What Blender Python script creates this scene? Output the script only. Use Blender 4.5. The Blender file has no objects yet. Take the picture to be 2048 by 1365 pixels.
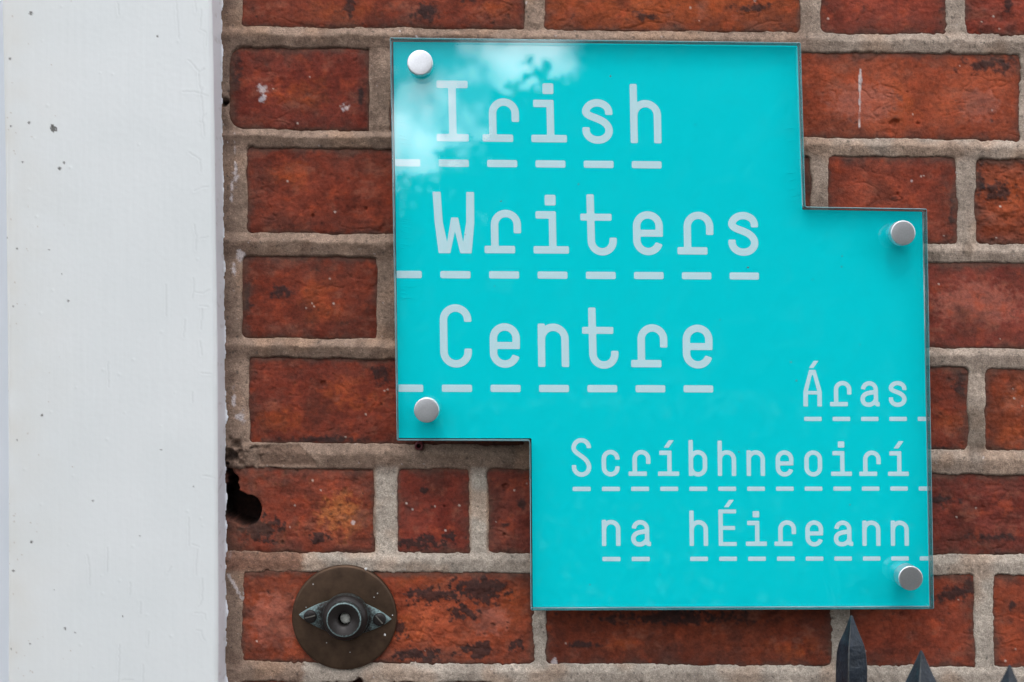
import bpy, bmesh, math, random
import numpy as np
from mathutils import Vector, Matrix, noise as mnoise

# ------------------------------------------------------------------ camera, sky, sun, exposure
SC = bpy.context.scene
COL = SC.collection
D = 1.02                      # camera to wall, metres
S = D * 36 / 50 / 2048        # metres on the wall per photo pixel
CZ = 1.55                     # eye height

cam = bpy.data.cameras.new('camera')
cam.lens = 50; cam.sensor_width = 36; cam.clip_start = 0.02; cam.clip_end = 500
cam.dof.use_dof = True; cam.dof.focus_distance = D - 0.018; cam.dof.aperture_fstop = 9.0
cam_ob = bpy.data.objects.new('camera', cam); COL.objects.link(cam_ob)
cam_ob.location = (0, -D, CZ); cam_ob.rotation_euler = (math.pi/2, 0, 0)
SC.camera = cam_ob

SUN_EL, SUN_AZ = math.radians(57), math.radians(186)   # high, behind the viewer
world = bpy.data.worlds.new('World'); SC.world = world; world.use_nodes = True
wn, wl = world.node_tree.nodes, world.node_tree.links
wn.clear()
w_out = wn.new('ShaderNodeOutputWorld'); w_bg = wn.new('ShaderNodeBackground'); w_bg.inputs[1].default_value = 0.10
sky = wn.new('ShaderNodeTexSky'); sky.sky_type = 'NISHITA'; sky.sun_disc = False
sky.sun_elevation = SUN_EL; sky.sun_rotation = SUN_AZ; sky.air_density = 1.0; sky.dust_density = 1.5
w_tc = wn.new('ShaderNodeTexCoord')
w_no = wn.new('ShaderNodeTexNoise'); w_no.inputs['Scale'].default_value = 15.0; w_no.inputs['Detail'].default_value = 7.0
w_no.inputs['Roughness'].default_value = 0.58
w_rp = wn.new('ShaderNodeValToRGB'); w_rp.color_ramp.elements[0].position = 0.44; w_rp.color_ramp.elements[1].position = 0.62
w_mx = wn.new('ShaderNodeMix'); w_mx.data_type = 'RGBA'
w_mx.inputs['B'].default_value = (88, 90, 93, 1)
w_mp = wn.new('ShaderNodeMapping'); w_mp.inputs['Location'].default_value = (-0.012, 0, -0.086)
wl.new(w_tc.outputs['Generated'], w_mp.inputs['Vector']); wl.new(w_mp.outputs[0], w_no.inputs['Vector']); wl.new(w_no.outputs['Fac'], w_rp.inputs['Fac'])
wl.new(w_rp.outputs['Color'], w_mx.inputs['Factor']); wl.new(sky.outputs['Color'], w_mx.inputs['A'])
wl.new(w_mx.outputs['Result'], w_bg.inputs['Color']); wl.new(w_bg.outputs[0], w_out.inputs[0])

sun = bpy.data.lights.new('sun', 'SUN'); sun.energy = 1.3; sun.angle = math.radians(18); sun.color = (1.0, 0.975, 0.94)
sun_ob = bpy.data.objects.new('sun', sun); COL.objects.link(sun_ob)
sdir = Vector((math.sin(SUN_AZ)*math.cos(SUN_EL), math.cos(SUN_AZ)*math.cos(SUN_EL), math.sin(SUN_EL)))
sun_ob.rotation_euler = sdir.to_track_quat('Z', 'Y').to_euler(); sun_ob.location = (2, -3, 6)

SC.view_settings.view_transform = 'Standard'; SC.view_settings.look = 'None'
SC.view_settings.exposure = -0.78; SC.view_settings.gamma = 1.0; SC.view_settings.use_curve_mapping = False
SC.render.engine = 'CYCLES'
SC.cycles.use_denoising = True
SC.cycles.max_bounces = 8; SC.cycles.transparent_max_bounces = 16
SC.cycles.caustics_reflective = False; SC.cycles.caustics_refractive = False

# ------------------------------------------------------------------ helpers
def W(px, py, h=0.0):
    """point at height h in front of the wall, seen at photo pixel px, py"""
    f = (D - h) / D
    return Vector(((px - 1024) * S * f, -h, CZ + (682.5 - py) * S * f))

def lin(r, g, b, k=1.0):
    def c(v):
        v /= 255.0
        return v/12.92 if v <= 0.04045 else ((v + 0.055)/1.055)**2.4
    return np.array([c(r)*k, c(g)*k, c(b)*k])

def empty(name, loc, label=None, cat=None, group=None):
    o = bpy.data.objects.new(name, None); COL.objects.link(o); o.location = loc
    if label: o['label'] = label
    if cat: o['category'] = cat
    if group: o['group'] = group
    o.empty_display_size = 0.02
    return o

def link(name, me, mat=None, parent=None, smooth=False):
    o = bpy.data.objects.new(name, me); COL.objects.link(o)
    if mat and not me.materials: me.materials.append(mat)
    if parent:
        o.parent = parent
        if parent.parent is None: o.matrix_parent_inverse = Matrix.Translation(-parent.location)
    if smooth:
        me.polygons.foreach_set('use_smooth', np.ones(len(me.polygons), dtype=bool))
    return o

def mesh_np(name, verts, quads, attrs=None):
    me = bpy.data.meshes.new(name)
    nv, nq = len(verts), len(quads)
    me.vertices.add(nv); me.vertices.foreach_set('co', np.ascontiguousarray(verts, dtype=np.float32).ravel())
    me.loops.add(nq*4); me.loops.foreach_set('vertex_index', np.ascontiguousarray(quads, dtype=np.int32).ravel())
    me.polygons.add(nq); me.polygons.foreach_set('loop_start', np.arange(0, nq*4, 4, dtype=np.int32))
    me.update(calc_edges=True)
    for k, a in (attrs or {}).items():
        if a.ndim == 2:
            at = me.attributes.new(k, 'FLOAT_COLOR', 'POINT')
            c = np.ones((nv, 4), dtype=np.float32); c[:, :3] = a
            at.data.foreach_set('color', c.ravel())
        else:
            at = me.attributes.new(k, 'FLOAT', 'POINT'); at.data.foreach_set('value', a.astype(np.float32))
    return me

def grid_quads(keep):
    """quads of a row-major grid where every cell in keep is True"""
    r, c = keep.shape
    n = c + 1
    jj, ii = np.nonzero(keep)
    a = jj*n + ii
    return np.stack([a, a+n, a+n+1, a+1], axis=1)

def compact(verts, quads, attrs):
    used = np.zeros(len(verts), bool); used[quads.ravel()] = True
    idx = np.cumsum(used) - 1
    return verts[used], idx[quads], {k: v[used] for k, v in attrs.items()}

def bm_mesh(name, bm):
    me = bpy.data.meshes.new(name); bm.normal_update(); bm.to_mesh(me); bm.free(); return me

# gradient noise on arrays, -1..1
def _hash(ix, iy, seed):
    h = (ix.astype(np.uint32)*np.uint32(374761393) + iy.astype(np.uint32)*np.uint32(668265263) + np.uint32((seed*2246822519) & 0xffffffff))
    h = (h ^ (h >> np.uint32(13)))*np.uint32(1274126177)
    h = (h ^ (h >> np.uint32(15)))*np.uint32(2246822519)
    return (h ^ (h >> np.uint32(16)))
def gn(x, y, seed=0):
    x = np.asarray(x, np.float64); y = np.asarray(y, np.float64)
    xf, yf = np.floor(x), np.floor(y)
    ix, iy = xf.astype(np.int64) & 0xffffffff, yf.astype(np.int64) & 0xffffffff
    fx, fy = x-xf, y-yf
    u, v = fx*fx*fx*(fx*(fx*6-15)+10), fy*fy*fy*(fy*(fy*6-15)+10)
    def g(a, b, dx, dy):
        t = _hash((ix+a) & 0xffffffff, (iy+b) & 0xffffffff, seed).astype(np.float64)*(2*math.pi/4294967296.0)
        return np.cos(t)*dx + np.sin(t)*dy
    n00, n10, n01, n11 = g(0,0,fx,fy), g(1,0,fx-1,fy), g(0,1,fx,fy-1), g(1,1,fx-1,fy-1)
    return ((n00*(1-u)+n10*u)*(1-v) + (n01*(1-u)+n11*u)*v)*1.5
def fbm(x, y, sc, seed=0, oct=4, gain=0.5, ax=1.0, ay=1.0):
    t = 0; a = 1; n = 0
    for k in range(oct):
        t = t + a*gn(x*ax/sc*2**k, y*ay/sc*2**k, seed+17*k); n += a; a *= gain
    return t/n*1.3
def ss(a, b, x):
    t = np.clip((x-a)/(b-a), 0, 1); return t*t*(3-2*t)
def polydist(X, Y, pts):
    d = np.full(np.shape(X), 1e9)
    for (x0, y0), (x1, y1) in zip(pts[:-1], pts[1:]):
        vx, vy = x1-x0, y1-y0
        t = np.clip(((X-x0)*vx+(Y-y0)*vy)/max(vx*vx+vy*vy, 1e-9), 0, 1)
        d = np.minimum(d, np.hypot(X-x0-t*vx, Y-y0-t*vy))
    return d

# ------------------------------------------------------------------ materials
def new_mat(name):
    m = bpy.data.materials.new(name); m.use_nodes = True
    nt = m.node_tree; b = nt.nodes['Principled BSDF']
    return m, nt.nodes, nt.links, b
def tex_noise(n, l, scale, detail=4, rough=0.6, vec=None, stretch=None):
    t = n.new('ShaderNodeTexNoise'); t.inputs['Scale'].default_value = scale
    t.inputs['Detail'].default_value = detail; t.inputs['Roughness'].default_value = rough
    tc = n.new('ShaderNodeTexCoord')
    g = n.new('ShaderNodeNewGeometry')
    if stretch:
        mp = n.new('ShaderNodeMapping'); mp.inputs['Scale'].default_value = stretch
        l.new(g.outputs['Position'], mp.inputs['Vector']); l.new(mp.outputs[0], t.inputs['Vector'])
    else:
        l.new(g.outputs['Position'], t.inputs['Vector'])
    return t
def ramp(n, l, src, stops):
    r = n.new('ShaderNodeValToRGB'); e = r.color_ramp.elements
    while len(e) > 1: e.remove(e[-1])
    e[0].position = stops[0][0]; e[0].color = (*stops[0][1], 1) if not np.isscalar(stops[0][1]) else (stops[0][1],)*3 + (1,)
    for p, c in stops[1:]:
        k = e.new(p); k.color = (*c, 1) if not np.isscalar(c) else (c, c, c, 1)
    l.new(src, r.inputs['Fac']); return r
def mixc(n, l, a, b, fac=None, mode='MULTIPLY', f=1.0):
    m = n.new('ShaderNodeMix'); m.data_type = 'RGBA'; m.blend_type = mode
    m.inputs['Factor'].default_value = f
    if fac is not None: l.new(fac, m.inputs['Factor'])
    for k, v in (('A', a), ('B', b)):
        if isinstance(v, tuple): m.inputs[k].default_value = (*v, 1)
        else: l.new(v, m.inputs[k])
    return m.outputs['Result']
def bump(n, l, b, srcs):
    prev = None
    for s, st, dist in srcs:
        k = n.new('ShaderNodeBump'); k.inputs['Strength'].default_value = st; k.inputs['Distance'].default_value = dist
        l.new(s, k.inputs['Height'])
        if prev: l.new(prev, k.inputs['Normal'])
        prev = k.outputs['Normal']
    l.new(prev, b.inputs['Normal'])
def attr(n, name):
    a = n.new('ShaderNodeAttribute'); a.attribute_name = name; return a

def mat_brick():
    m, n, l, b = new_mat('brick_clay')
    a = attr(n, 'tint')
    n1 = tex_noise(n, l, 420, 6, 0.65); n2 = tex_noise(n, l, 1700, 3, 0.6)
    n3 = tex_noise(n, l, 130, 5, 0.6, stretch=(1, 1, 1.4))
    c = mixc(n, l, a.outputs['Color'], ramp(n, l, n1.outputs['Fac'], [(0.28, 0.74), (0.5, 1.0), (0.72, 1.18)]).outputs[0])
    c = mixc(n, l, c, ramp(n, l, n2.outputs['Fac'], [(0.3, 0.80), (0.5, 1.0), (0.7, 1.16)]).outputs[0])
    c = mixc(n, l, c, ramp(n, l, n3.outputs['Fac'], [(0.3, (0.66, 0.70, 0.76)), (0.5, (1, 1, 1)), (0.7, (1.18, 1.06, 0.96))]).outputs[0])
    l.new(c, b.inputs['Base Color']); b.inputs['Roughness'].default_value = 0.82
    b.inputs['Specular IOR Level'].default_value = 0.18
    bump(n, l, b, [(n1.outputs['Fac'], 0.5, 0.0012), (n2.outputs['Fac'], 0.3, 0.0004)])
    return m
def mat_mortar():
    m, n, l, b = new_mat('lime_mortar')
    a = attr(n, 'tint')
    n1 = tex_noise(n, l, 1500, 3, 0.7); n2 = tex_noise(n, l, 300, 5, 0.6)
    v = n.new('ShaderNodeTexVoronoi'); v.inputs['Scale'].default_value = 900
    g = n.new('ShaderNodeNewGeometry'); l.new(g.outputs['Position'], v.inputs['Vector'])
    c = mixc(n, l, a.outputs['Color'], ramp(n, l, n1.outputs['Fac'], [(0.3, 0.62), (0.5, 1.0), (0.68, 1.35)]).outputs[0])
    c = mixc(n, l, c, ramp(n, l, n2.outputs['Fac'], [(0.3, 0.75), (0.5, 1.0), (0.7, 1.15)]).outputs[0])
    v2 = n.new('ShaderNodeTexVoronoi'); v2.inputs['Scale'].default_value = 1150; l.new(g.outputs['Position'], v2.inputs['Vector'])
    sx = n.new('ShaderNodeSeparateColor'); l.new(v2.outputs['Color'], sx.inputs[0])
    c = mixc(n, l, c, ramp(n, l, sx.outputs[0], [(0.0, 0.76), (0.10, 0.92), (0.5, 1.0), (0.90, 1.07), (1.0, 1.32)]).outputs[0])
    l.new(c, b.inputs['Base Color']); b.inputs['Roughness'].default_value = 0.9; b.inputs['Specular IOR Level'].default_value = 0.3
    bump(n, l, b, [(n1.outputs['Fac'], 0.6, 0.0007), (v.outputs['Distance'], 0.3, 0.0005), (n2.outputs['Fac'], 0.5, 0.0012)])
    return m
def mat_paint():
    m, n, l, b = new_mat('white_gloss_paint')
    a = attr(n, 'tint')
    n1 = tex_noise(n, l, 260, 4, 0.55, stretch=(1, 1, 0.04)); n2 = tex_noise(n, l, 700, 3, 0.5)
    n3 = tex_noise(n, l, 14, 4, 0.5)
    c = mixc(n, l, a.outputs['Color'], ramp(n, l, n3.outputs['Fac'], [(0.3, (0.95, 0.96, 0.96)), (0.7, (1, 1, 1))]).outputs[0])
    l.new(c, b.inputs['Base Color']); b.inputs['Roughness'].default_value = 0.42
    bump(n, l, b, [(n1.outputs['Fac'], 0.07, 0.0012), (n2.outputs['Fac'], 0.05, 0.0004)])
    return m
def mat_simple(name, col, rough, metal=0.0, var=0.15, scale=300, bmp=0.15, bd=0.0004, spec=0.5, stretch=None):
    m, n, l, b = new_mat(name)
    n1 = tex_noise(n, l, scale, 4, 0.6, stretch=stretch)
    c = mixc(n, l, tuple(col), ramp(n, l, n1.outputs['Fac'], [(0.3, 1-var), (0.5, 1.0), (0.7, 1+var)]).outputs[0])
    l.new(c, b.inputs['Base Color']); b.inputs['Roughness'].default_value = rough; b.inputs['Metallic'].default_value = metal
    b.inputs['Specular IOR Level'].default_value = spec
    if bmp: bump(n, l, b, [(n1.outputs['Fac'], bmp, bd)])
    return m
def mat_acrylic(name, tint, ior, extra=None):
    """clear sheet: light passes straight through, Fresnel mirror on top"""
    m = bpy.data.materials.new(name); m.use_nodes = True; n, l = m.node_tree.nodes, m.node_tree.links
    n.clear(); o = n.new('ShaderNodeOutputMaterial')
    t = n.new('ShaderNodeBsdfTransparent'); t.inputs[0].default_value = (*tint, 1)
    g = n.new('ShaderNodeBsdfGlossy'); g.inputs['Roughness'].default_value = 0.012; g.inputs['Color'].default_value = (1, 1, 1, 1)
    f = n.new('ShaderNodeLayerWeight'); f.inputs['Blend'].default_value = 0.5
    mr = n.new('ShaderNodeMath'); mr.operation = 'POWER'; mr.inputs[1].default_value = 5.0
    l.new(f.outputs['Facing'], mr.inputs[0])
    ma = n.new('ShaderNodeMath'); ma.operation = 'MULTIPLY_ADD'; ma.inputs[1].default_value = 1-ior; ma.inputs[2].default_value = ior
    l.new(mr.outputs[0], ma.inputs[0])
    mx = n.new('ShaderNodeMixShader'); l.new(ma.outputs[0], mx.inputs[0]); l.new(t.outputs[0], mx.inputs[1]); l.new(g.outputs[0], mx.inputs[2])
    res = mx
    if extra:
        d = n.new('ShaderNodeBsdfDiffuse'); d.inputs[0].default_value = (*extra[0], 1)
        m2 = n.new('ShaderNodeMixShader'); m2.inputs[0].default_value = extra[1]
        l.new(mx.outputs[0], m2.inputs[1]); l.new(d.outputs[0], m2.inputs[2]); res = m2
    l.new(res.outputs[0], o.inputs[0])
    return m

M_BRICK, M_MORTAR, M_PAINT = mat_brick(), mat_mortar(), mat_paint()
M_FILM = mat_simple('turquoise_film', (0.0, 0.755, 0.83), 0.6, var=0.0, scale=40, bmp=0.0, spec=0.04)
M_LETTER = mat_simple('pale_blue_print', (0.65, 0.90, 0.96), 0.6, var=0.01, scale=60, bmp=0.0, spec=0.04)
M_ACRYL = mat_acrylic('clear_acrylic', (0.985, 0.995, 0.995), 0.045)
M_EDGE = mat_acrylic('acrylic_edge', (0.58, 0.66, 0.67), 0.12, ((0.06, 0.14, 0.155), 0.30))
M_EDGE_SHADOW = mat_simple('edge_shadow_dark', (0.015, 0.03, 0.034), 0.6, bmp=0)  # near-black, for the painted shadow line round the film
M_RIM = mat_acrylic('acrylic_rim', (0.45, 0.68, 0.70), 0.20, ((0.24, 0.44, 0.48), 0.60))
M_STEEL = mat_simple('brushed_steel', (0.70, 0.70, 0.72), 0.36, metal=1.0, var=0.06, scale=900, bmp=0.05, bd=0.0002)
M_BRONZE = mat_simple('dark_bronze', (0.080, 0.048, 0.030), 0.5, metal=0.75, var=0.3, scale=120, bmp=0.05)
def mat_iron():
    m, n, l, b = new_mat('black_iron_paint')
    n1 = tex_noise(n, l, 420, 5, 0.65); n2 = tex_noise(n, l, 700, 4, 0.7, stretch=(1, 1, 0.22)); n3 = tex_noise(n, l, 90, 4, 0.6)
    c = mixc(n, l, (0.009, 0.014, 0.022), ramp(n, l, n3.outputs['Fac'], [(0.3, 0.6), (0.5, 1.0), (0.7, 1.6)]).outputs[0])
    c = mixc(n, l, c, (0.085, 0.10, 0.12), fac=ramp(n, l, n2.outputs['Fac'], [(0.60, 0.0), (0.76, 0.8)]).outputs[0], mode='MIX')
    l.new(c, b.inputs['Base Color']); b.inputs['Roughness'].default_value = 0.38; b.inputs['Specular IOR Level'].default_value = 0.35
    bump(n, l, b, [(n3.outputs['Fac'], 0.5, 0.003), (n1.outputs['Fac'], 0.4, 0.0008)])
    return m
M_IRON = mat_iron()
M_PLUG = mat_simple('dark_red_plastic', (0.10, 0.012, 0.016), 0.4, var=0.1)
def mat_verdigris():
    m, n, l, b = new_mat('verdigris_bronze')
    a = attr(n, 'patina'); n1 = tex_noise(n, l, 700, 5, 0.65)
    mt = n.new('ShaderNodeMath'); mt.operation = 'MULTIPLY_ADD'; mt.inputs[1].default_value = 1.3
    l.new(a.outputs['Fac'], mt.inputs[2]); l.new(n1.outputs['Fac'], mt.inputs[0])
    r = ramp(n, l, mt.outputs[0], [(0.98, 0.0), (1.35, 1.0)]) if False else None
    cl = n.new('ShaderNodeMapRange'); cl.inputs['From Min'].default_value = 0.95; cl.inputs['From Max'].default_value = 1.5
    l.new(mt.outputs[0], cl.inputs['Value'])
    c = mixc(n, l, (0.020, 0.016, 0.015), (0.24, 0.34, 0.34), fac=cl.outputs[0], mode='MIX')
    l.new(c, b.inputs['Base Color']); b.inputs['Roughness'].default_value = 0.38; b.inputs['Metallic'].default_value = 0.25; b.inputs['Specular IOR Level'].default_value = 0.32
    bump(n, l, b, [(n1.outputs['Fac'], 0.3, 0.0005)])
    return m
M_VERD = mat_verdigris()

# ------------------------------------------------------------------ ground
def plane(name, x0, x1, y0, y1, z, mat, kind='structure'):
    me = bpy.data.meshes.new(name)
    me.from_pydata([(x0, y0, z), (x1, y0, z), (x1, y1, z), (x0, y1, z)], [], [(0, 1, 2, 3)])
    o = link(name, me, mat); o['kind'] = kind; return o
plane('ground', -120, 120, -160, 60, -0.125, mat_simple('grass_ground', (0.06, 0.075, 0.035), 0.9, var=0.4, scale=6, bmp=0.2, bd=0.02))
plane('road', -120, 120, -5.9, -2.4, -0.121, mat_simple('asphalt', (0.055, 0.055, 0.058), 0.85, var=0.3, scale=120, bmp=0.4, bd=0.004))
def box_bm(bm, x0, x1, y0, y1, z0, z1):
    v = [bm.verts.new((x, y, z)) for x in (x0, x1) for y in (y0, y1) for z in (z0, z1)]
    for f in ((0,1,3,2), (4,6,7,5), (0,4,5,1), (2,3,7,6), (0,2,6,4), (1,5,7,3)): bm.faces.new([v[i] for i in f])
bm = bmesh.new(); box_bm(bm, -40, 40, -2.4, 0.3, -0.3, 0.0)
o = link('pavement', bm_mesh('pavement', bm), mat_simple('concrete_paving', (0.11, 0.107, 0.10), 0.85, var=0.2, scale=20, bmp=0.2, bd=0.003)); o['kind'] = 'structure'

# ------------------------------------------------------------------ brick wall
wall = empty('brick_wall', (0, 0, 0), 'old red brick wall with worn sandy mortar joints behind the turquoise sign', 'brick wall')
JX0, JX1 = 460.0, 2048.0
#        bottom of the bricks above    top of the bricks below
JOINT = [((54, 72), (93, 106)), ((259, 283), (291, 316)), ((465, 490), (508, 524)), ((676, 699), (711, 736)),
         ((887, 903), (932, 948)), ((1106, 1111), (1141, 1149)), ((1325, 1336), (1361, 1372))]
def jl(p, x): return p[0] + (p[1]-p[0])*(x-JX0)/(JX1-JX0)
TOPC = ((-134, -112)); BOTC = ((1536, 1548))
B = []   # course, x0, x1, dict
def add(c, x0, x1, col, **k): B.append((c, x0, x1, np.array(col, float), k))
# left-to-right in every course; colours are the clay's own
add(0, 482, 1050, (128, 56, 36), burn=[(850, 25, 45, 28), (700, 10, 14, 40), (930, -10, 60, 25)], orange=[(690, 30, 110, 40), (980, 20, 80, 30)])
add(0, 1088, 1602, (150, 70, 36), burn=[(1500, 15, 60, 14), (1290, 35, 40, 15)], orange=[(1400, 10, 220, 40)])
add(0, 1640, 1893, (132, 56, 40), smearL=0.6)
add(0, 1928, 2190, (138, 58, 42), scaly=1.0, burn=[(2015, 10, 12, 25)])
add(1, 456, 740, (116, 46, 33), r=34, orange=[(600, 190, 80, 42)], smearL=1.0, burn=[(722, 190, 10, 25), (470, 150, 22, 60)], lime=[(525, 178, 20), (525, 198, 9), (690, 215, 14)], hl=-0.7)
add(1, 781, 1386, (130, 55, 40))
add(1, 1420, 2042, (158, 70, 46), burn=[(1985, 130, 80, 26)], orange=[(1800, 215, 90, 55)], bright=1, drip=1, pink=[(1730, 205, 90, 50), (1960, 210, 50, 40)], holes=[(1789, 247, 9), (1836, 247, 3), (1815, 184, 2)], hb=-0.3)
add(2, 492, 1086, (118, 47, 33), smearT=0.9, orange=[(590, 350, 55, 40)], holes=[(626, 432, 4), (733, 418, 3)], hl=-0.5)
add(2, 1120, 1622, (120, 50, 36))
add(2, 1655, 1915, (142, 60, 42), smearR=0.9, smearT=0.7, burn=[(1905, 430, 10, 50)], holes=[(1795, 388, 3)], lime=[(1823, 362, 3)])
add(2, 1950, 2240, (140, 62, 38), burn=[(2000, 385, 60, 30), (1960, 360, 16, 50)], orange=[(2030, 390, 60, 45)], scaly=1.6, smearT=1.0)
add(3, 482, 756, (116, 49, 34), smearL=1.0, burn=[(488, 600, 18, 60), (560, 585, 35, 20)], orange=[(640, 600, 60, 60)], r=14, hl=-0.6)
add(3, 792, 1300, (118, 50, 36)); add(3, 1335, 1660, (125, 52, 38))
add(3, 1694, 2240, (128, 58, 45), smearT=0.9, smooth=1.0, pink=[(1950, 610, 120, 60)])
add(4, 496, 1050, (120, 50, 33), holes=[(646, 768, 6)], burn=[(760, 750, 30, 30), (640, 880, 130, 12)], orange=[(560, 840, 60, 40), (680, 790, 90, 46)], scaly=0.5, smearT=0.9)
add(4, 1085, 1600, (120, 50, 36))
add(4, 1636, 1937, (124, 50, 33), burn=[(1920, 760, 20, 50), (1880, 900, 60, 12)], orange=[(1905, 840, 40, 40)], smearR=0.8, r=16)
add(4, 1970, 2230, (136, 58, 33), orange=[(2030, 790, 45, 40), (2020, 870, 60, 30)], scaly=0.8, smearT=0.6)
add(5, 440, 750, (135, 60, 42), orange=[(690, 1030, 75, 55), (660, 1060, 60, 34)], yellow=[(690, 1035, 78, 50)], burn=[(520, 1060, 60, 40), (640, 1075, 30, 18)], smearL=4.6, crisp=1, scaly=0.9, hl=-2.2, lime=[(706, 1046, 5)])
add(5, 795, 940, (128, 55, 41), crisp=1, burn=[(850, 1085, 80, 17), (900, 1072, 40, 12), (848, 983, 22, 9)], holes=[(878, 1041, 2), (889, 1013, 2)])
add(5, 975, 1180, (122, 56, 45), burn=[(1045, 1008, 20, 14), (1010, 1050, 12, 8)], holes=[(1012, 975, 7), (1009, 1070, 3)])
add(5, 1215, 1780, (120, 50, 36))
add(5, 1815, 2330, (112, 47, 36), burn=[(1890, 1000, 60, 12), (1980, 1075, 70, 10)], scaly=0.6)
add(6, 484, 1068, (146, 66, 42), crisp=1, scr=1, burn=[(870, 1190, 90, 26), (960, 1180, 80, 40), (840, 1310, 70, 22), (960, 1300, 55, 24), (1030, 1290, 30, 18), (800, 1260, 24, 22), (920, 1225, 50, 22)], orange=[(850, 1160, 110, 26), (1020, 1210, 60, 60), (800, 1250, 60, 60)], pink=[(550, 1240, 75, 75), (980, 1240, 50, 40)], scaly=0.9, hb=0.4)
add(6, 1092, 1664, (118, 51, 31), burn=[(1350, 1236, 240, 22), (1160, 1290, 50, 10)], orange=[(1590, 1300, 80, 40), (1250, 1290, 60, 20)], lime=[(1108, 1323, 7), (1111, 1333, 6)])  # wide dark patch along the top paints the sign's shadow on this brick
add(6, 1698, 1950, (142, 62, 42), burn=[(1900, 1190, 60, 24), (1940, 1175, 20, 40)], r=12)
add(6, 1985, 2235, (146, 64, 38), smearT=0.8, burn=[(2025, 1213, 12, 14)])
add(7, 480, 740, (130, 55, 38)); add(7, 775, 1330, (125, 54, 38)); add(7, 1365, 1620, (130, 55, 36)); add(7, 1655, 2210, (128, 55, 38))

for c_, xl_ in ((0, 2220), (1, 2075), (2, 2272), (3, 2272), (4, 2262), (6, 2268), (7, 2242)): add(c_, xl_, 2410, (130, 56, 38))
XS = np.concatenate([np.arange(436, 2072, 2.0), np.arange(2072, 2420, 8.0)])
YS = np.concatenate([np.arange(-168, -24, 8.0), np.arange(-24, 1392, 2.0), np.arange(1392, 1573, 8.0)])
X, Y = np.meshgrid(XS, YS)
wlo = fbm(X, Y, 46, 3, 3); wlo2 = fbm(X, Y, 46, 9, 3)
whi = fbm(X, Y, 11, 5, 3); whi2 = fbm(X, Y, 11, 15, 3)
rough_zone = ss(1050, 1140, Y) + ss(1560, 1640, X)*ss(420, 100, Y)*0.8 + ss(40, 90, Y)*ss(130, 60, Y)*0.4
rag = (0.35 + 0.6*np.clip(rough_zone, 0, 1))*(0.45 + 1.1*ss(-0.1, 0.45, fbm(X, Y, 110, 19, 3)))
bow, bow2 = fbm(X, Y, 150, 13, 2), fbm(X, Y, 150, 14, 2)
XW = X + 2.4*bow + 1.7*wlo + 2.6*rag*whi
YW = Y + 2.2*bow2 + 2.2*wlo2*rag + 3.2*rag*whi2
f_med = fbm(X, Y, 70, 21, 4); f_fine = fbm(X, Y, 9, 31, 4, 0.6); f_str = fbm(X, Y, 30, 41, 4, 0.6, ax=0.35, ay=2.2)
f_sc = fbm(X, Y, 34, 51, 5, 0.6, ax=0.9, ay=1.15); f_spot = fbm(X, Y, 14, 61, 4, 0.65); f_patch = fbm(X, Y, 55, 71, 5, 0.6)
f_mix = fbm(X, Y, 120, 81, 3)
Dmin = np.full(X.shape, 1e9)
PITS = [(490, 1022, 31, 36.0), (475, 1006, 22, 36.0), (464, 1014, 27, 36.0), (462, 995, 18, 36.0), (456, 985, 14, 36.0), (463, 976, 13, 36.0), (463, 960, 11, 32.0), (450, 203, 9, 9.0), (458, 912, 16, 7.0),
        (478, 905, 9, 5.0), (500, 921, 26, 2.5), (468, 888, 14, 5.0), (452, 930, 9, 7.0), (457, 948, 10, 12.0), (719, 1368, 12, 8.0), (838, 892, 8, 4.0)]
pit = np.zeros(X.shape)
for (cx, cy, r, dp) in PITS:
    wob = 0.05 if dp > 30 else 0.5
    d = np.hypot(X-cx+whi*2+wlo*r*wob, Y-cy+whi2*2+wlo2*r*wob) - r*(1 + wob*0.8*whi)
    pit = np.maximum(pit, dp*ss(2.5, -2.5 if dp > 20 else -8, d))
def blob(b, sub, sharp=1.0):
    cx, cy, rx, ry = b
    x, y = X[sub], Y[sub]
    d = np.sqrt(((x-cx)/rx)**2 + ((y-cy)/ry)**2)
    return np.clip(1.25 - d, 0, 1)
def to_world(x, y, hmm):
    return np.stack([(x-1024)*S, -hmm*0.001 + 0*x, CZ + (682.5-y)*S], axis=-1)
MORT_SM = lin(112, 92, 78)
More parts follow.
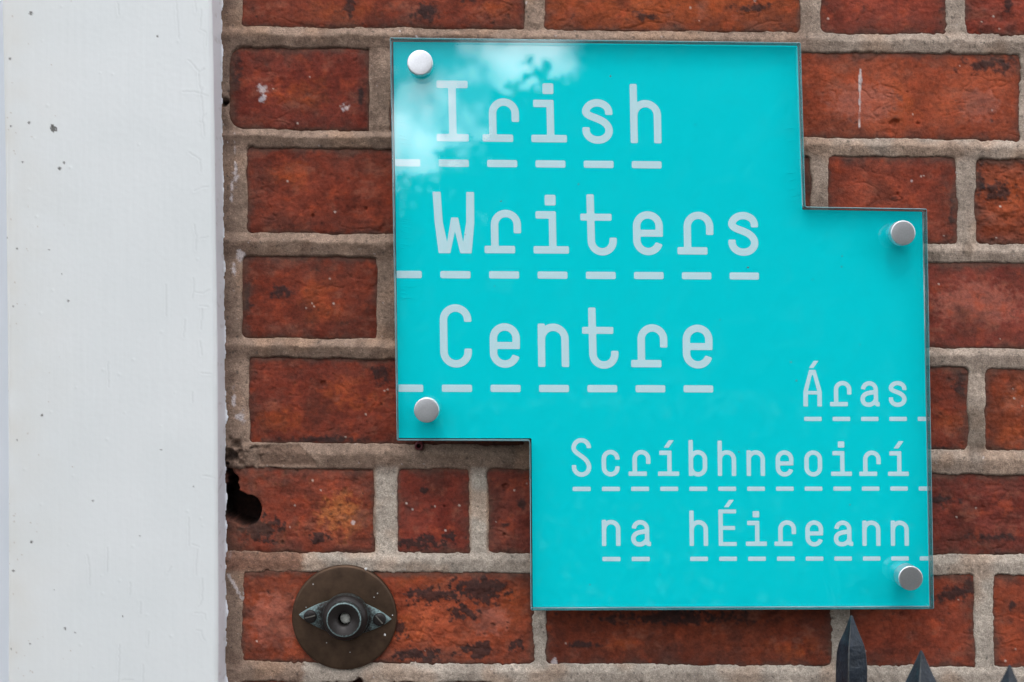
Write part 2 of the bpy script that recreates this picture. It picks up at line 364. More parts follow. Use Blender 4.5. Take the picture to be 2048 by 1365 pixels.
for (c, x0, x1, col, k) in B:
    top = (lambda x, c=c: jl(JOINT[c-1][1], x)) if c > 0 else (lambda x: jl(TOPC, x))
    bot = (lambda x, c=c: jl(JOINT[c][0], x)) if c < 7 else (lambda x: jl(BOTC, x))
    yt, yb = min(top(x0), top(x1)) - 26, max(bot(x0), bot(x1)) + 26
    js = slice(*np.searchsorted(YS, [yt, yb])); i_s = slice(*np.searchsorted(XS, [x0-26, x1+26]))
    sub = (js, i_s)
    x, y, xw, yw = X[sub], Y[sub], XW[sub], YW[sub]
    lx, rx_ = x0 - xw, xw - x1; ty, by = top(x) - yw, yw - bot(x)
    r = np.where(lx > rx_, k.get('r', 6+(int(x0)*13 % 9)), 5.0 + (int(x1)*7 % 10))
    qx, qy = np.maximum(lx, rx_) + r, np.maximum(ty, by) + r
    d = np.hypot(np.maximum(qx, 0), np.maximum(qy, 0)) + np.minimum(np.maximum(qx, qy), 0) - r
    Dmin[sub] = np.minimum(Dmin[sub], d)
    rs = np.random.RandomState(int(x0)*7+c)
    sm = k.get('smooth', 0); sc = k.get('scaly', 0.25)
    h = 0.15 + rs.uniform(-0.3, 0.3) + k.get('hb', 0) + (x-(x0+x1)/2)/(x1-x0)*rs.uniform(-0.6, 0.6)
    h = h + k.get('hl', 0)*ss(x0+110, x0, x)
    h = h + f_med[sub]*0.75 + f_fine[sub]*(0.19-0.08*sm) + f_str[sub]*0.13*(1-0.5*sm)
    tz = f_sc[sub]*3.0
    h = h + sc*(0.42*(np.floor(tz+0.5) + 0.5*np.tanh((tz+0.5-np.floor(tz+0.5)-0.5)*6)) - 0.2) - sc*0.5*ss(0.15, 0.5, f_spot[sub])*ss(0.0, 0.4, f_patch[sub])
    # pock marks
    h = h - 0.55*ss(0.52, 0.64, f_spot[sub]) * (1-sm)
    soft = 1.2 if (c < 6 and x0 < 780) else 0.65
    h = h - soft*np.exp(np.minimum(d, 0)/(5.0 if soft > 1 else 2.6)) - np.maximum(d, 0)*0.45 - 0.9*np.exp(-np.maximum(-(ty), 0)/14.0)
    for (hx, hy, hr) in k.get('holes', []):
        h = h - (1.0+0.12*hr)*ss(hr*1.15, hr*0.7, np.hypot(x-hx, y-hy)+whi[sub]*hr*0.25)
    ck = np.maximum(ss(0.955, 0.995, 1-np.abs(fbm(x, y, 75, 401+c, 3, 0.5, ax=0.6, ay=1.3)))*ss(-0.05, 0.25, f_mix[sub]+0.5*f_patch[sub]), 0)
    h = h - 0.55*ck*(1-0.6*sm)
    h = h - pit[sub]
    # pigments
    t = lin(*col)[None, None, :]*np.ones(x.shape+(1,))
    t = t*rs.uniform(0.88, 1.10)*np.array([1.0, rs.uniform(0.93, 1.12), rs.uniform(0.92, 1.12)]); t = t*0.9 + 0.1*lin(98, 72, 62)
    t = t*(1 + 0.42*f_mix[sub][..., None]*np.array([0.85, 1.1, 1.1])) * (1 + 0.30*f_patch[sub][..., None]) * (1 + 0.30*f_sc[sub] + 0.22*f_fine[sub])[..., None]
    def over(t, m, colr): return t*(1-m[..., None]) + colr*m[..., None]
    for b in k.get('orange', []):
        m = ss(0.25, 1.0, blob(b, sub)*0.8 + 0.75*f_patch[sub] + 0.45*f_spot[sub]); t = over(t, 0.62*m, lin(164, 78, 40))
    for b in k.get('pink', []):
        m = ss(0.30, 0.75, blob(b, sub) + 0.5*f_spot[sub]); t = over(t, 0.6*m, lin(165, 100, 84))
    for b in k.get('yellow', []):
        m = ss(0.15, 0.85, blob(b, sub)*0.75 + 0.65*f_patch[sub] + 0.6*f_spot[sub] + 0.25*f_sc[sub]); t = over(t, 0.60*m, lin(188, 116, 66)*(1+0.5*f_fine[sub][..., None]))
        near_ = ss(0.0, 0.5, blob(b, sub)); cv = near_*ss(0.12, 0.40, -f_spot[sub]); t = over(t, 0.6*cv, lin(92, 50, 34))
        h = h - 1.0*m + 1.1*near_*f_spot[sub]
    sb = fbm(x, y, 85, 501+c, 5, 0.6); m = ss(-0.05, 0.55, sb); t = over(t, 0.55*m*(1-0.5*k.get('bright', 0)), lin(78, 44, 35))
    sb = fbm(x, y, 60, 541+int(x0), 5, 0.62, ax=0.7, ay=1.3); m = ss(0.15, 0.6, sb); t = over(t, 0.38*m, lin(150, 96, 78))
    sb = fbm(x, y, 45, 571+int(x0), 5, 0.62); m = ss(0.12, 0.55, sb); t = over(t, 0.45*m, lin(166, 74, 46))
    # natural dark fire-skin flecks
    m = ss(0.30, 0.62, f_patch[sub]*0.6+f_spot[sub]*0.6); t = over(t, 0.6*m, lin(60, 42, 38))
    g_ = np.exp(np.minimum(d, 0)/42.0)*(0.75+1.0*f_patch[sub]+0.5*f_sc[sub]); m = ss(0.12, 0.8, g_); t = over(t, 0.58*m, lin(78, 50, 43))
    m = ss(0.25, 0.6, fbm(x, y, 40, int(x0)+c, 4, 0.6)); t = over(t, 0.35*m, lin(140, 84, 66))
    for b in k.get('burn', []):
        m = ss(0.47 if k.get('crisp') else 0.36, 0.64 if k.get('crisp') else 0.85, blob(b, sub)*0.85 + 0.65*f_spot[sub] + 0.35*f_sc[sub] + 0.12*f_fine[sub]); t = over(t, 0.85*m, lin(48, 38, 37)); h = h + 0.15*m
    # mortar film and grime left on the arrises
    e = 0.95*np.exp(np.minimum(d, 0)/9.0)
    e = np.maximum(e, k.get('smearT', 0.75)*np.exp(-np.maximum(-ty-4, 0)/14.0))
    if k.get('smearL'): e = np.maximum(e, min(1, k['smearL'])*np.exp(-np.maximum(-lx, 0)/(24.0*max(1, k['smearL']))))
    if k.get('smearR'): e = np.maximum(e, k['smearR']*np.exp(-np.maximum(-rx_, 0)/20.0))
    m = ss(0.25, 0.85, e + 0.50*f_patch[sub] + 0.2*f_sc[sub]); t = over(t, 0.72*m, lin(88, 65, 55)*(1+0.3*f_fine[sub][..., None]))
    for b in k.get('lime', []):
        m = ss(0.0, 0.45, 1 - np.hypot(x-b[0], y-b[1])/b[2] + 0.7*f_fine[sub] - (0.4 if b[2] > 10 else 0)); t = over(t, 0.7*m, lin(205, 195, 195))
    if k.get('scr'):
        for pl in ([(820, 1225), (804, 1279)], [(850, 1230), (829, 1284)], [(858, 1231), (838, 1283)], [(905, 1218), (884, 1246)]):
            m = ss(2.6, 0.8, polydist(x, y, pl) + 1.2*whi[sub])*ss(-0.5, 0.2, f_spot[sub]); t = over(t, 0.6*m, lin(178, 92, 56)); h = h - 0.35*m
    if k.get('drip'):
        dw = np.interp(y, [135, 142, 160, 178, 190, 205, 212, 235, 252, 258], [0, 2.0, 3.4, 2.6, 0.7, 2.6, 0.8, 0.5, 1.8, 0]) 
        m = ss(dw+0.8, dw-0.6, np.abs(x-1721+0.02*(y-140)+0.8*whi[sub]))*(dw > 0.05); t = over(t, 0.8*m, lin(205, 192, 188)); h = h + 0.2*m
    # stray limewash dots
    for q in range(5):
        px_, py_, pr = rs.uniform(x0+15, x1-15), rs.uniform(top(x0)+20, bot(x0)-10), rs.choice([1.2, 1.6, 2.0])
        m = ss(pr+0.8, pr-0.5, np.hypot(x-px_, y-py_)); t = over(t, 0.7*m, lin(205, 190, 178))
    deep = ss(4, 12, pit[sub]); t = over(t, deep*0.8, lin(40, 34, 32))  # shade inside the deep holes put into the brick colour
    keep_v = d < 9
    keep = keep_v[:-1, :-1] | keep_v[1:, :-1] | keep_v[:-1, 1:] | keep_v[1:, 1:]
    v = to_world(x, y, h).reshape(-1, 3)
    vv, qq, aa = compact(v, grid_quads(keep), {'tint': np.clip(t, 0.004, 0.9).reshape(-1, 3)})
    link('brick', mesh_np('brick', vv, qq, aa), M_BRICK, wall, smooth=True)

# mortar: ridged bed joints, flatter perpends
hm = np.zeros(X.shape)
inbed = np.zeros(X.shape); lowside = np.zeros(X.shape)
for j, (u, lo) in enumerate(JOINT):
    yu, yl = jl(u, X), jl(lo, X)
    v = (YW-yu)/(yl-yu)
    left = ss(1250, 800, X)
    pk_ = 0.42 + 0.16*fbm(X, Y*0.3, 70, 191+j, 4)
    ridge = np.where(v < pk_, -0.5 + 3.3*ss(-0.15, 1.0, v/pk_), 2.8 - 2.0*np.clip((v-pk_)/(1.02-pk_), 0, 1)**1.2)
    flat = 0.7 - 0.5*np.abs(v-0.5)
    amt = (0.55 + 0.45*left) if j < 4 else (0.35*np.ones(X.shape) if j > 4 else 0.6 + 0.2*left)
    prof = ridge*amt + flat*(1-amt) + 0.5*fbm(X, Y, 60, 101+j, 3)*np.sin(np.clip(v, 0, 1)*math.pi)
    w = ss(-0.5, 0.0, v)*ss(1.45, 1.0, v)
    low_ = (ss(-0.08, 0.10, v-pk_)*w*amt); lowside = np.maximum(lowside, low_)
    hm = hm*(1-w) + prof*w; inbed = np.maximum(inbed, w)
hm = hm + (1-inbed)*(0.35 + 0.5*fbm(X, Y, 90, 131, 2))
hm = hm + 0.46*fbm(X, Y, 18, 111, 4, 0.6) + 0.10*fbm(X, Y, 4.5, 121, 2)
inside = np.minimum(Dmin - 0.6 - 6.0*np.clip(fbm(X, Y, 64, 141, 4, 0.5) - 0.14, -0.2, 0.8), 0)
hm = hm - 0.85*np.maximum(-inside-2.0, 0) - 0.22*np.clip(-inside, 0, 4)
# broken bed joint left of the fixing hole
brk = ss(0.3, 0.6, blob((520, 915, 75, 24), slice(None)) + 0.3*whi)
hm = hm - 1.6*brk*ss(610, 520, X)
hm = hm - pit
hm = hm - 1.0*ss(462, 446, X)*(0.5+0.5*whi)
grey = np.clip(ss(1095, 1112, Y+4*whi)*ss(600, 615, X+6*whi2) + ss(748, 756, X+2*whi)*ss(925, 940, Y)*ss(800, 790, X) + ss(938, 946, X)*ss(976, 970, X)*ss(930, 940, Y) + 0.55*ss(1550, 1700, X), 0, 1)
t = lin(147, 124, 108)*(1-grey[..., None]) + lin(174, 161, 148)*grey[..., None]
t = t*(1 + 0.36*fbm(X, Y, 90, 151, 4)[..., None])*(1 + 0.22*fbm(X, Y, 14, 155, 4, 0.6)[..., None])
warm = ss(0.1, 0.5, fbm(X, Y, 120, 161, 3)); t = t*(1-0.35*warm[..., None]) + lin(176, 138, 110)*0.35*warm[..., None]
dirt_shade = ss(0.1, 0.55, fbm(X, Y, 48, 171, 4))*(1-0.7*grey); t = t*(1-0.45*dirt_shade[..., None]) + lin(92, 70, 60)*0.45*dirt_shade[..., None]
dirt_shade = lowside*0.62*np.clip(0.75+0.8*fbm(X, Y, 50, 177, 3), 0, 1); t = t*(1-dirt_shade[..., None]) + lin(98, 76, 63)*dirt_shade[..., None]  # shade on the ridges' down-facing halves painted into the mortar colour
dirt_shade = ss(500, 455, X)*0.5; t = t*(1-dirt_shade[..., None]) + lin(96, 76, 66)*dirt_shade[..., None]  # mortar gets darker towards the door surround
stain = np.clip(ss(0.3, 0.7, blob((1955, 860, 34, 62), slice(None))+0.3*whi) + ss(0.3, 0.7, blob((1934, 500, 14, 22), slice(None))+0.2*whi), 0, 1)*0.55
t = t*(1-stain[..., None]) + lin(96, 82, 70)*stain[..., None]
for (cx, cy, rx, ry) in ((478, 512, 18, 18), (468, 535, 8, 20), (472, 350, 7, 30), (464, 385, 5, 40), (482, 836, 16, 18), (468, 800, 7, 34), (460, 1105, 6, 24), (470, 290, 4, 26)):
    m = ss(0.40, 0.80, blob((cx, cy, rx, ry), slice(None))*0.75 + 0.6*f_spot + 0.25*whi)*0.72
    t = t*(1-m[..., None]) + lin(200, 190, 190)*m[..., None]
for pl in ([(457, 1150), (470, 1172), (486, 1200)], [(505, 1153), (497, 1172), (490, 1188)]):
    m = ss(4.5, 1.5, polydist(X, Y, pl) + 3.0*whi + 2*f_fine)*0.72; t = t*(1-m[..., None]) + lin(200, 190, 188)*m[..., None]
# the bed joint left of the bell is worn back to brick dust
m = ss(612, 596, X+6*whi)*ss(1096, 1110, Y)*ss(1150, 1136, Y)*0.75; t = t*(1-m[..., None]) + (lin(122, 84, 68)*(1+0.5*f_spot[..., None]))*m[..., None]; hm = hm - 0.9*m
m = ss(0, 1, ss(622, 606, X - 0.9*(Y-905) + 5*whi)*ss(505, 530, X)*ss(884, 896, Y)*ss(938, 926, Y))*0.8; t = t*(1-m[..., None]) + lin(112, 88, 74)*m[..., None]; hm = hm - 1.5*m
specks = ss(0.60, 0.70, fbm(X, Y, 10, 181, 2))*0.6; t = t*(1-specks[..., None]) + lin(60, 55, 52)*specks[..., None]
deep = ss(3, 9, pit)[..., None]*0.8; t = t*(1-deep) + lin(38, 33, 31)*deep  # mortar darkened in the holes too, standing in for their shade
kv = Dmin > -16
keep = kv[:-1, :-1] | kv[1:, :-1] | kv[:-1, 1:] | kv[1:, 1:]
pk = pit > 2
keep |= pk[:-1, :-1] | pk[1:, :-1] | pk[:-1, 1:] | pk[1:, 1:]
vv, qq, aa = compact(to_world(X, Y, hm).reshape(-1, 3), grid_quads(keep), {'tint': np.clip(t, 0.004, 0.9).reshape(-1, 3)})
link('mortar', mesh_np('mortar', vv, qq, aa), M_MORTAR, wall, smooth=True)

# the rest of the wall, out of the frame: plain bricks and a mortar core
bm = bmesh.new()
def slab(px0, px1, py0, py1, h0, h1):
    a, b_ = to_world(np.array(px0), np.array(py1), 0), to_world(np.array(px1), np.array(py0), 0)
    box_bm(bm, a[0], b_[0], -h1, -h0, a[2], b_[2])
rng = random.Random(4); ftint = []
for row in range(-14, 26):
    y0 = -340 + 214*(row+1) if False else 1360 + 214*(row-7) + 1.5
    for kx in range(14):
        xa = (480 if row % 2 else 200) + kx*620; xb = xa + 585
        if row in range(0, 8):
            if xb < 2440: continue
            xa = max(xa, 2432)
        xa = max(xa, 450)
        if xb - xa < 60 or y0 > 4960 or y0 < -3600: continue
        if row in range(0, 8): pass
        elif -175 < y0 < 1560: continue
        slab(xa, xb, y0, y0+176, -0.03, rng.uniform(0.0, 0.0012)); ftint += [lin(128, 55, 38)*rng.uniform(0.75, 1.2)]*8
me = bm_mesh('brick_field', bm)
t_ = np.array(ftint)
at = me.attributes.new('tint', 'FLOAT_COLOR', 'POINT'); at.data.foreach_set('color', np.c_[t_, np.ones(len(t_))].astype(np.float32).ravel())
o = link('brick_field', me, M_BRICK, wall); o['kind'] = 'stuff'
bm = bmesh.new()
a, b_ = to_world(np.array(380), np.array(5000), 0), to_world(np.array(9200), np.array(-3600), 0)
x2400, yt_, yb_ = (2416-1024)*S, CZ+(682.5+166)*S, CZ+(682.5-1570)*S
box_bm(bm, a[0], b_[0], 0.045, 0.30, 0.0, b_[2])
box_bm(bm, (440-1024)*S, b_[0], -0.0002, 0.0449, yt_, b_[2]); box_bm(bm, (440-1024)*S, b_[0], -0.0002, 0.0449, 0.0, yb_)
box_bm(bm, x2400, b_[0], -0.0002, 0.0449, yb_+0.0005, yt_-0.0005)
me = bm_mesh('mortar_core', bm)
t_ = np.tile(lin(140, 118, 102), (len(me.vertices), 1))
at = me.attributes.new('tint', 'FLOAT_COLOR', 'POINT'); at.data.foreach_set('color', np.c_[t_, np.ones(len(t_))].astype(np.float32).ravel())
link('mortar_core', me, M_MORTAR, wall)

# ------------------------------------------------------------------ white door surround at the left
post = empty('door_surround', tuple(W(220, 5000, 0.0)*1.0), 'white painted timber door surround with cracked paint left of the brick wall', 'door frame')
HP = 0.029
ys = np.concatenate([[-3400, -1500, -400, -60], np.arange(-40, 1412, 2.0), [1430, 1700, 3000, 4990]])
yc = np.clip(ys, -60, 1430)
def edgeR(y): y = np.clip(y, -60, 1430); return 422.5 + 14.5*(y/683) - 0.0 - 4.2*(y/683)**2 + 0.3*np.sin(y/90.0)
def edgeL(y): y = np.clip(y, -60, 1430); return 4 + 17*(y/683)*0.9 - 4.6*(y/683)**2
us = np.concatenate([np.linspace(0, 1, 206)])
YP, UP = np.meshgrid(ys, us, indexing='ij')
XL, XR = edgeL(YP), edgeR(YP)
XP = XL + (XR-XL)*UP
hp = np.full(XP.shape, HP*1000.0)
dR, dL = XR - XP, XP - XL
hp -= 2.4*np.clip(1-dR/9, 0, 1)**2
hp -= 1.2*np.clip(1-dL/5, 0, 1)**2
hp += 0.25*np.exp(-((dL-9)/5)**2)
hp += 0.12*fbm(XP, YP, 130, 201, 3) + 0.035*fbm(XP, YP, 10, 211, 3) + 0.04*fbm(XP, YP, 26, 221, 3, ax=1.0, ay=0.06)
CR = [[(470/2, 5), (476/2, 30)], [(352, 0), (355, 40), (358, 76)], [(390, 0), (392, 24)], [(402, 20), (401, 60)], [(375, 120), (388, 132), (398, 146), (399, 170), (404, 200), (405, 235), (409, 272)], [(398, 146), (409, 137)],
      [(365, 184), (386, 184), (401, 187), (416, 192)], [(401, 187), (405, 175)], [(405, 235), (412, 228)], [(400, 244), (408, 246)], [(378, 305), (392, 314), (401, 320), (402, 345)], [(388, 383), (402, 376), (418, 373)],
      [(388, 450), (393, 475), (391, 500)], [(400, 478), (416, 474)], [(332, 570), (332, 632)], [(387, 556), (388, 582), (384, 597)], [(390, 585), (404, 588), (420, 580)], [(398, 612), (416, 614)], [(404, 618), (402, 660)], [(370, 640), (367, 675)],
      [(400, 683), (403, 712)], [(402, 747), (424, 748)], [(216, 725), (217, 775)], [(384, 785), (385, 806)], [(404, 952), (430, 956)], [(377, 1035), (378, 1092)], [(384, 1088), (398, 1094)], [(395, 1100), (392, 1125), (393, 1152)],
      [(174, 1110), (179, 1135), (179, 1170)], [(215, 1095), (214, 1145)], [(405, 1157), (404, 1200), (397, 1214)], [(388, 1226), (409, 1228), (411, 1240)], [(392, 1261), (403, 1262), (405, 1275), (411, 1281)], [(260, 1165), (260, 1190)],
      [(239, 1290), (237, 1365)], [(287, 1330), (286, 1365)], [(244, 1360), (266, 1360)], [(297, 1264), (296, 1290)], [(281, 1205), (281, 1228)], [(335, 1145), (343, 1134)], [(403, 60), (414, 66), (412, 92)]]
crk = np.zeros(XP.shape)
for c in CR:
    bb = [min(p[0] for p in c)-8, max(p[0] for p in c)+8, min(p[1] for p in c)-8, max(p[1] for p in c)+8]
    jj = slice(*np.searchsorted(ys, bb[2:])); sel = (jj, slice(int(max(0, bb[0]/2-14)), int(bb[1]/2+14)))
    dd = polydist(XP[sel] + 1.6*gn(YP[sel]/7, XP[sel]/30, 7), YP[sel] + 1.4*gn(XP[sel]/7, YP[sel]/30, 8), c)
    crk[sel] = np.maximum(crk[sel], np.exp(-(dd/1.3)**2))
    hp[sel] += 0.06*np.exp(-((dd-3)/2.5)**2)      # lifted lips
hp -= 0.11*crk
tp = np.tile(lin(236, 238, 238), XP.shape+(1,))*0.83
yel = np.exp(-np.maximum(dL, 0)/60.0)*0.5*(0.7+0.6*fbm(XP, YP, 80, 231, 3)); tp = tp*(1-yel[..., None]) + lin(226, 218, 206)*0.82*yel[..., None]
tp *= (1-0.09*crk)[..., None]
def speck(cx, cy, r, col, a=0.9):
    global tp
    jj = slice(*np.searchsorted(ys, [cy-25, cy+25]))
    d = np.hypot(XP[jj]-cx, YP[jj]-cy) - r + r*0.7*gn(XP[jj]/3.1, YP[jj]/3.1, int(cx))
    m = a*ss(1.0, -1.0, d); tp[jj] = tp[jj]*(1-m[..., None]) + col*m[..., None]
dk = lin(70, 66, 60)
for (cx, cy, r) in ((107, 258, 6), (104, 252, 3), (119, 337, 3.2), (128, 326, 2.4), (62, 27, 3.2), (20, 118, 2.4), (59, 246, 2.6), (136, 602, 2.2), (315, 73, 1.8), (22, 253, 1.6), (45, 325, 1.5), (34, 498, 2), (98, 500, 1.5), (84, 831, 2.6), (34, 880, 1.5), (186, 1002, 1.8), (63, 1084, 2.4), (27, 1142, 2.3), (130, 1257, 2.4), (150, 1266, 1.4), (22, 1298, 1.6), (60, 1288, 1.6), (245, 1233, 1.6), (322, 900, 1.5), (280, 1073, 1.5), (108, 1180, 1.2), (387, 973, 1.4), (13, 476, 1.8), (27, 613, 1.4), (124, 548, 1.2)):
    speck(cx, cy, r, dk)
rs = np.random.RandomState(5)
for q in range(60): speck(rs.exponential(50)+14, rs.uniform(0, 1365), rs.choice([0.7, 1.0, 1.2]), lin(165, 145, 128), 0.7)
for q in range(40):   # bristle bumps under the paint
    cx, cy = rs.uniform(20, 410), rs.uniform(0, 1365); jj = slice(*np.searchsorted(ys, [cy-8, cy+8]))
    hp[jj] += 0.22*np.exp(-((XP[jj]-cx)**2+(YP[jj]-cy)**2)/rs.choice([3.0, 6.0]))
def px_world(x, y, hmm):
    f = (D - HP)/D          # the whole board sits on one plane; small relief goes straight out of it
    return np.stack([(x-1024)*S*f, -hmm*0.001 + 0*x, CZ + (682.5-y)*S*f], axis=-1)
link('face_board', mesh_np('face_board', px_world(XP, YP, hp).reshape(-1, 3), grid_quads(np.ones((len(ys)-1, len(us)-1), bool)), {'tint': tp.reshape(-1, 3)}), M_PAINT, post, smooth=True)
# right flank, running back to the wall and ending in a ragged paint line on the mortar
tt = np.linspace(0, 1, 22)
YF, TF = np.meshgrid(ys, tt, indexing='ij')
xw0 = (px_world(edgeR(YF), YF, 0)[..., 0])
back = (446.5-1024)*S + 0.0
rg = np.clip(5.0*fbm(YF, YF*0+3.3, 80, 301, 3, 0.5) + 2.6*np.round(2.2*fbm(YF, YF*0, 34, 305, 2))/1.6 + 0.8*fbm(YF, YF*0, 9, 306, 2) + 0.8, -2.5, 9)*S
xf = xw0 + (np.maximum((444-1024)*S, xw0+0.0002) - xw0)*TF**1.0
lip = ss(0.86, 1.0, TF)
xf = xf + lip*rg
hf = (HP*1000-2.4)*(1-TF*0.93) + 0.0
hf = np.where(TF > 0.9, 2.2 - 1.2*(TF-0.9)/0.1, hf)
zf = px_world(YF*0, YF, 0)[..., 2]
tf = np.tile(lin(240, 240, 246)*0.92, YF.shape+(1,))  # same white paint, made lighter and bluer to carry the flank's skylight
nd = ss(0.35, 0.6, fbm(YF, TF*30, 20, 311, 3))*0.25; tf = tf*(1-nd[..., None]) + lin(150, 138, 130)*nd[..., None]
vf = np.stack([xf, -hf*0.001, zf], axis=-1)
link('edge_return', mesh_np('edge_return', vf.reshape(-1, 3), grid_quads(np.ones((len(ys)-1, len(tt)-1), bool)), {'tint': tf.reshape(-1, 3)}), M_PAINT, post, smooth=True)
# recessed inner moulding at the far left
us2 = np.array([-900, -420, -60, -30, -10, -4, -1.5, 0.0])
YI, UI = np.meshgrid(ys, us2, indexing='ij')
XI = edgeL(YI) + UI
hi = np.where(UI < -1, HP*1000-7.0, HP*1000-1.2)
ti = np.tile(lin(226, 230, 236)*0.84, YI.shape+(1,))
link('inner_moulding', mesh_np('inner_moulding', px_world(XI, YI, hi).reshape(-1, 3), grid_quads(np.ones((len(ys)-1, len(us2)-1), bool)), {'tint': ti.reshape(-1, 3)}), M_PAINT, post, smooth=False)

# ------------------------------------------------------------------ sign
SF, SB = 0.030, 0.020      # front and back of the acrylic
OUT = [(779.5, 75), (1602, 85), (1611.5, 413.5), (1854.5, 417.5), (1868.5, 1219), (1061.5, 1222), (1059, 883), (793.5, 882)]
FILM = [(786.5, 84.5), (1594.5, 90.5), (1604.5, 420), (1844, 424), (1859, 1212), (1065.5, 1214.5), (1063, 877), (797.5, 876.5)]
sign = empty('sign', tuple(W(1320, 650, 0.0)), 'stepped turquoise acrylic name sign with pale blue lettering on the brick wall', 'sign')
def poly_round(pts, r, n=5):
    out = []
    m = len(pts)
    for i in range(m):
        p0, p, p1 = Vector(pts[i-1]), Vector(pts[i]), Vector(pts[(i+1) % m])
        a, b_ = (p0-p).normalized(), (p1-p).normalized()
        s_, e_ = p+a*r, p+b_*r
        for k in range(n+1):
            t_ = k/n; out.append(tuple((s_*(1-t_)**2 + p*2*t_*(1-t_) + e_*t_**2)))
    return out
def offset_poly(pts, d):
    """inset (d>0) a clockwise-in-pixels outline"""
    m = len(pts); out = []
    for i in range(m):
        p0, p, p1 = Vector(pts[i-1]), Vector(pts[i]), Vector(pts[(i+1) % m])
        t0, t1 = (p-p0).normalized(), (p1-p).normalized()
        n0, n1 = Vector((-t0.y, t0.x)), Vector((-t1.y, t1.x))
        b_ = (n0+n1); b_ = b_/max(b_.length_squared, 1e-6)*2
        out.append(tuple(p + b_*d))
    return out
ro = poly_round(OUT, 4.0)
ri = offset_poly(ro, 1.6)
bm = bmesh.new()
def ring(pts, hpos, hreal):
    return [bm.verts.new(W(x, y, hpos) + Vector((0, hpos-hreal, 0))) for x, y in pts]
r0 = ring(ri, SF, SF); r1 = ring(ro, SF, SF-0.0006); r2 = ring(ro, SF, SB+0.0006); r3 = ring(ri, SF, SB)
n_ = len(ro)
ff = bm.faces.new(r0); ff.material_index = 0
fb = bm.faces.new(r3[::-1]); fb.material_index = 0
for a, b_, mi in ((r0, r1, 2), (r1, r2, 1), (r2, r3, 2)):
    for i in range(n_):
        f = bm.faces.new((a[i], b_[i], b_[(i+1) % n_], a[(i+1) % n_])); f.material_index = mi
bmesh.ops.recalc_face_normals(bm, faces=bm.faces)
bmesh.ops.triangulate(bm, faces=[ff, fb])
me = bm_mesh('acrylic_panel', bm)
for m in (M_ACRYL, M_EDGE, M_RIM): me.materials.append(m)
link('acrylic_panel', me, None, sign)
bm = bmesh.new()
HF = SB - 0.0003
rf = poly_round(FILM, 2.0, 3)
fr = ring(rf, HF, HF); bk = ring(rf, HF, HF-0.0008)
f0 = bm.faces.new(fr); f1 = bm.faces.new(bk[::-1])
for i in range(len(fr)):
    bm.faces.new((fr[i], bk[i], bk[(i+1) % len(fr)], fr[(i+1) % len(fr)]))
bmesh.ops.recalc_face_normals(bm, faces=bm.faces); bmesh.ops.triangulate(bm, faces=[f0, f1])
film = link('colour_film', bm_mesh('colour_film', bm), M_FILM, sign)

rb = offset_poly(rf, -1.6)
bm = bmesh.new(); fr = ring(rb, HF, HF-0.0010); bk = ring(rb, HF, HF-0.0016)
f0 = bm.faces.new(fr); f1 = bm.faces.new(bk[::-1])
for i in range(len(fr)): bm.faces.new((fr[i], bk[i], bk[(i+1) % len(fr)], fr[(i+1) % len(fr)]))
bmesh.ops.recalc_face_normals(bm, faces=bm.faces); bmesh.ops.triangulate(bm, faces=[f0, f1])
link('edge_shadow_sheet', bm_mesh('edge_shadow_sheet', bm), M_EDGE_SHADOW, sign)  # added dark sheet: draws the shadow line along the film's edge

# lettering: signed distance shapes, contoured into flat meshes
SW = 14.9
def s_rect(x, y, x0, y0, x1, y1, r=2.6):
    cx, cy, hx, hy = (x0+x1)/2, (y0+y1)/2, abs(x1-x0)/2, abs(y1-y0)/2
    r = min(r, hx, hy)
    qx, qy = np.abs(x-cx)-hx+r, np.abs(y-cy)-hy+r
    return np.hypot(np.maximum(qx, 0), np.maximum(qy, 0)) + np.minimum(np.maximum(qx, qy), 0) - r
def s_path(x, y, pts, w=SW, caps=(1, 1), r=2.6):
    d = polydist(x, y, pts) - w/2
    def smax(a, b): 
        k = r; return np.minimum(np.maximum(a, b), -k) + np.hypot(np.maximum(a+k, 0), np.maximum(b+k, 0))
    for c, (p, q) in zip(caps, ((pts[0], pts[1]), (pts[-1], pts[-2]))):
        if c:
            L = math.hypot(p[0]-q[0], p[1]-q[1]); ux, uy = (p[0]-q[0])/L, (p[1]-q[1])/L
            along = (x-p[0])*ux + (y-p[1])*uy
            near = (np.hypot(x-p[0], y-p[1]) < w/2 + 0.6)
            d = np.where(near, smax(d, along), d)
    return d
def arc(cx, cy, R, a0, a1, n=20, Ry=None):
    Ry = Ry or R
    return [(cx+R*math.cos(math.radians(a0+(a1-a0)*k/n)), cy+Ry*math.sin(math.radians(a0+(a1-a0)*k/n))) for k in range(n+1)]
def bez(p0, p1, p2, p3, n=14):
    return [tuple((1-t)**3*np.array(p0)+3*(1-t)**2*t*np.array(p1)+3*(1-t)*t*t*np.array(p2)+t**3*np.array(p3)) for t in np.linspace(0, 1, n+1)]
h_ = SW/2
XH, CH = 87.0, 121.0
def s_poly(x, y, pts, r=2.0):
    """rounded convex/concave polygon"""
    d = polydist(x, y, pts + pts[:1]); ins = np.zeros(x.shape, bool)
    m = len(pts); j = m-1
    for i in range(m):
        xi, yi, xj, yj = *pts[i], *pts[j]
        if yi != yj:
            cnd = ((yi > y) != (yj > y)) & (x < (xj-xi)*(y-yi)/(yj-yi)+xi); ins ^= cnd
        j = i
    return np.where(ins, -d, d) - 0.6
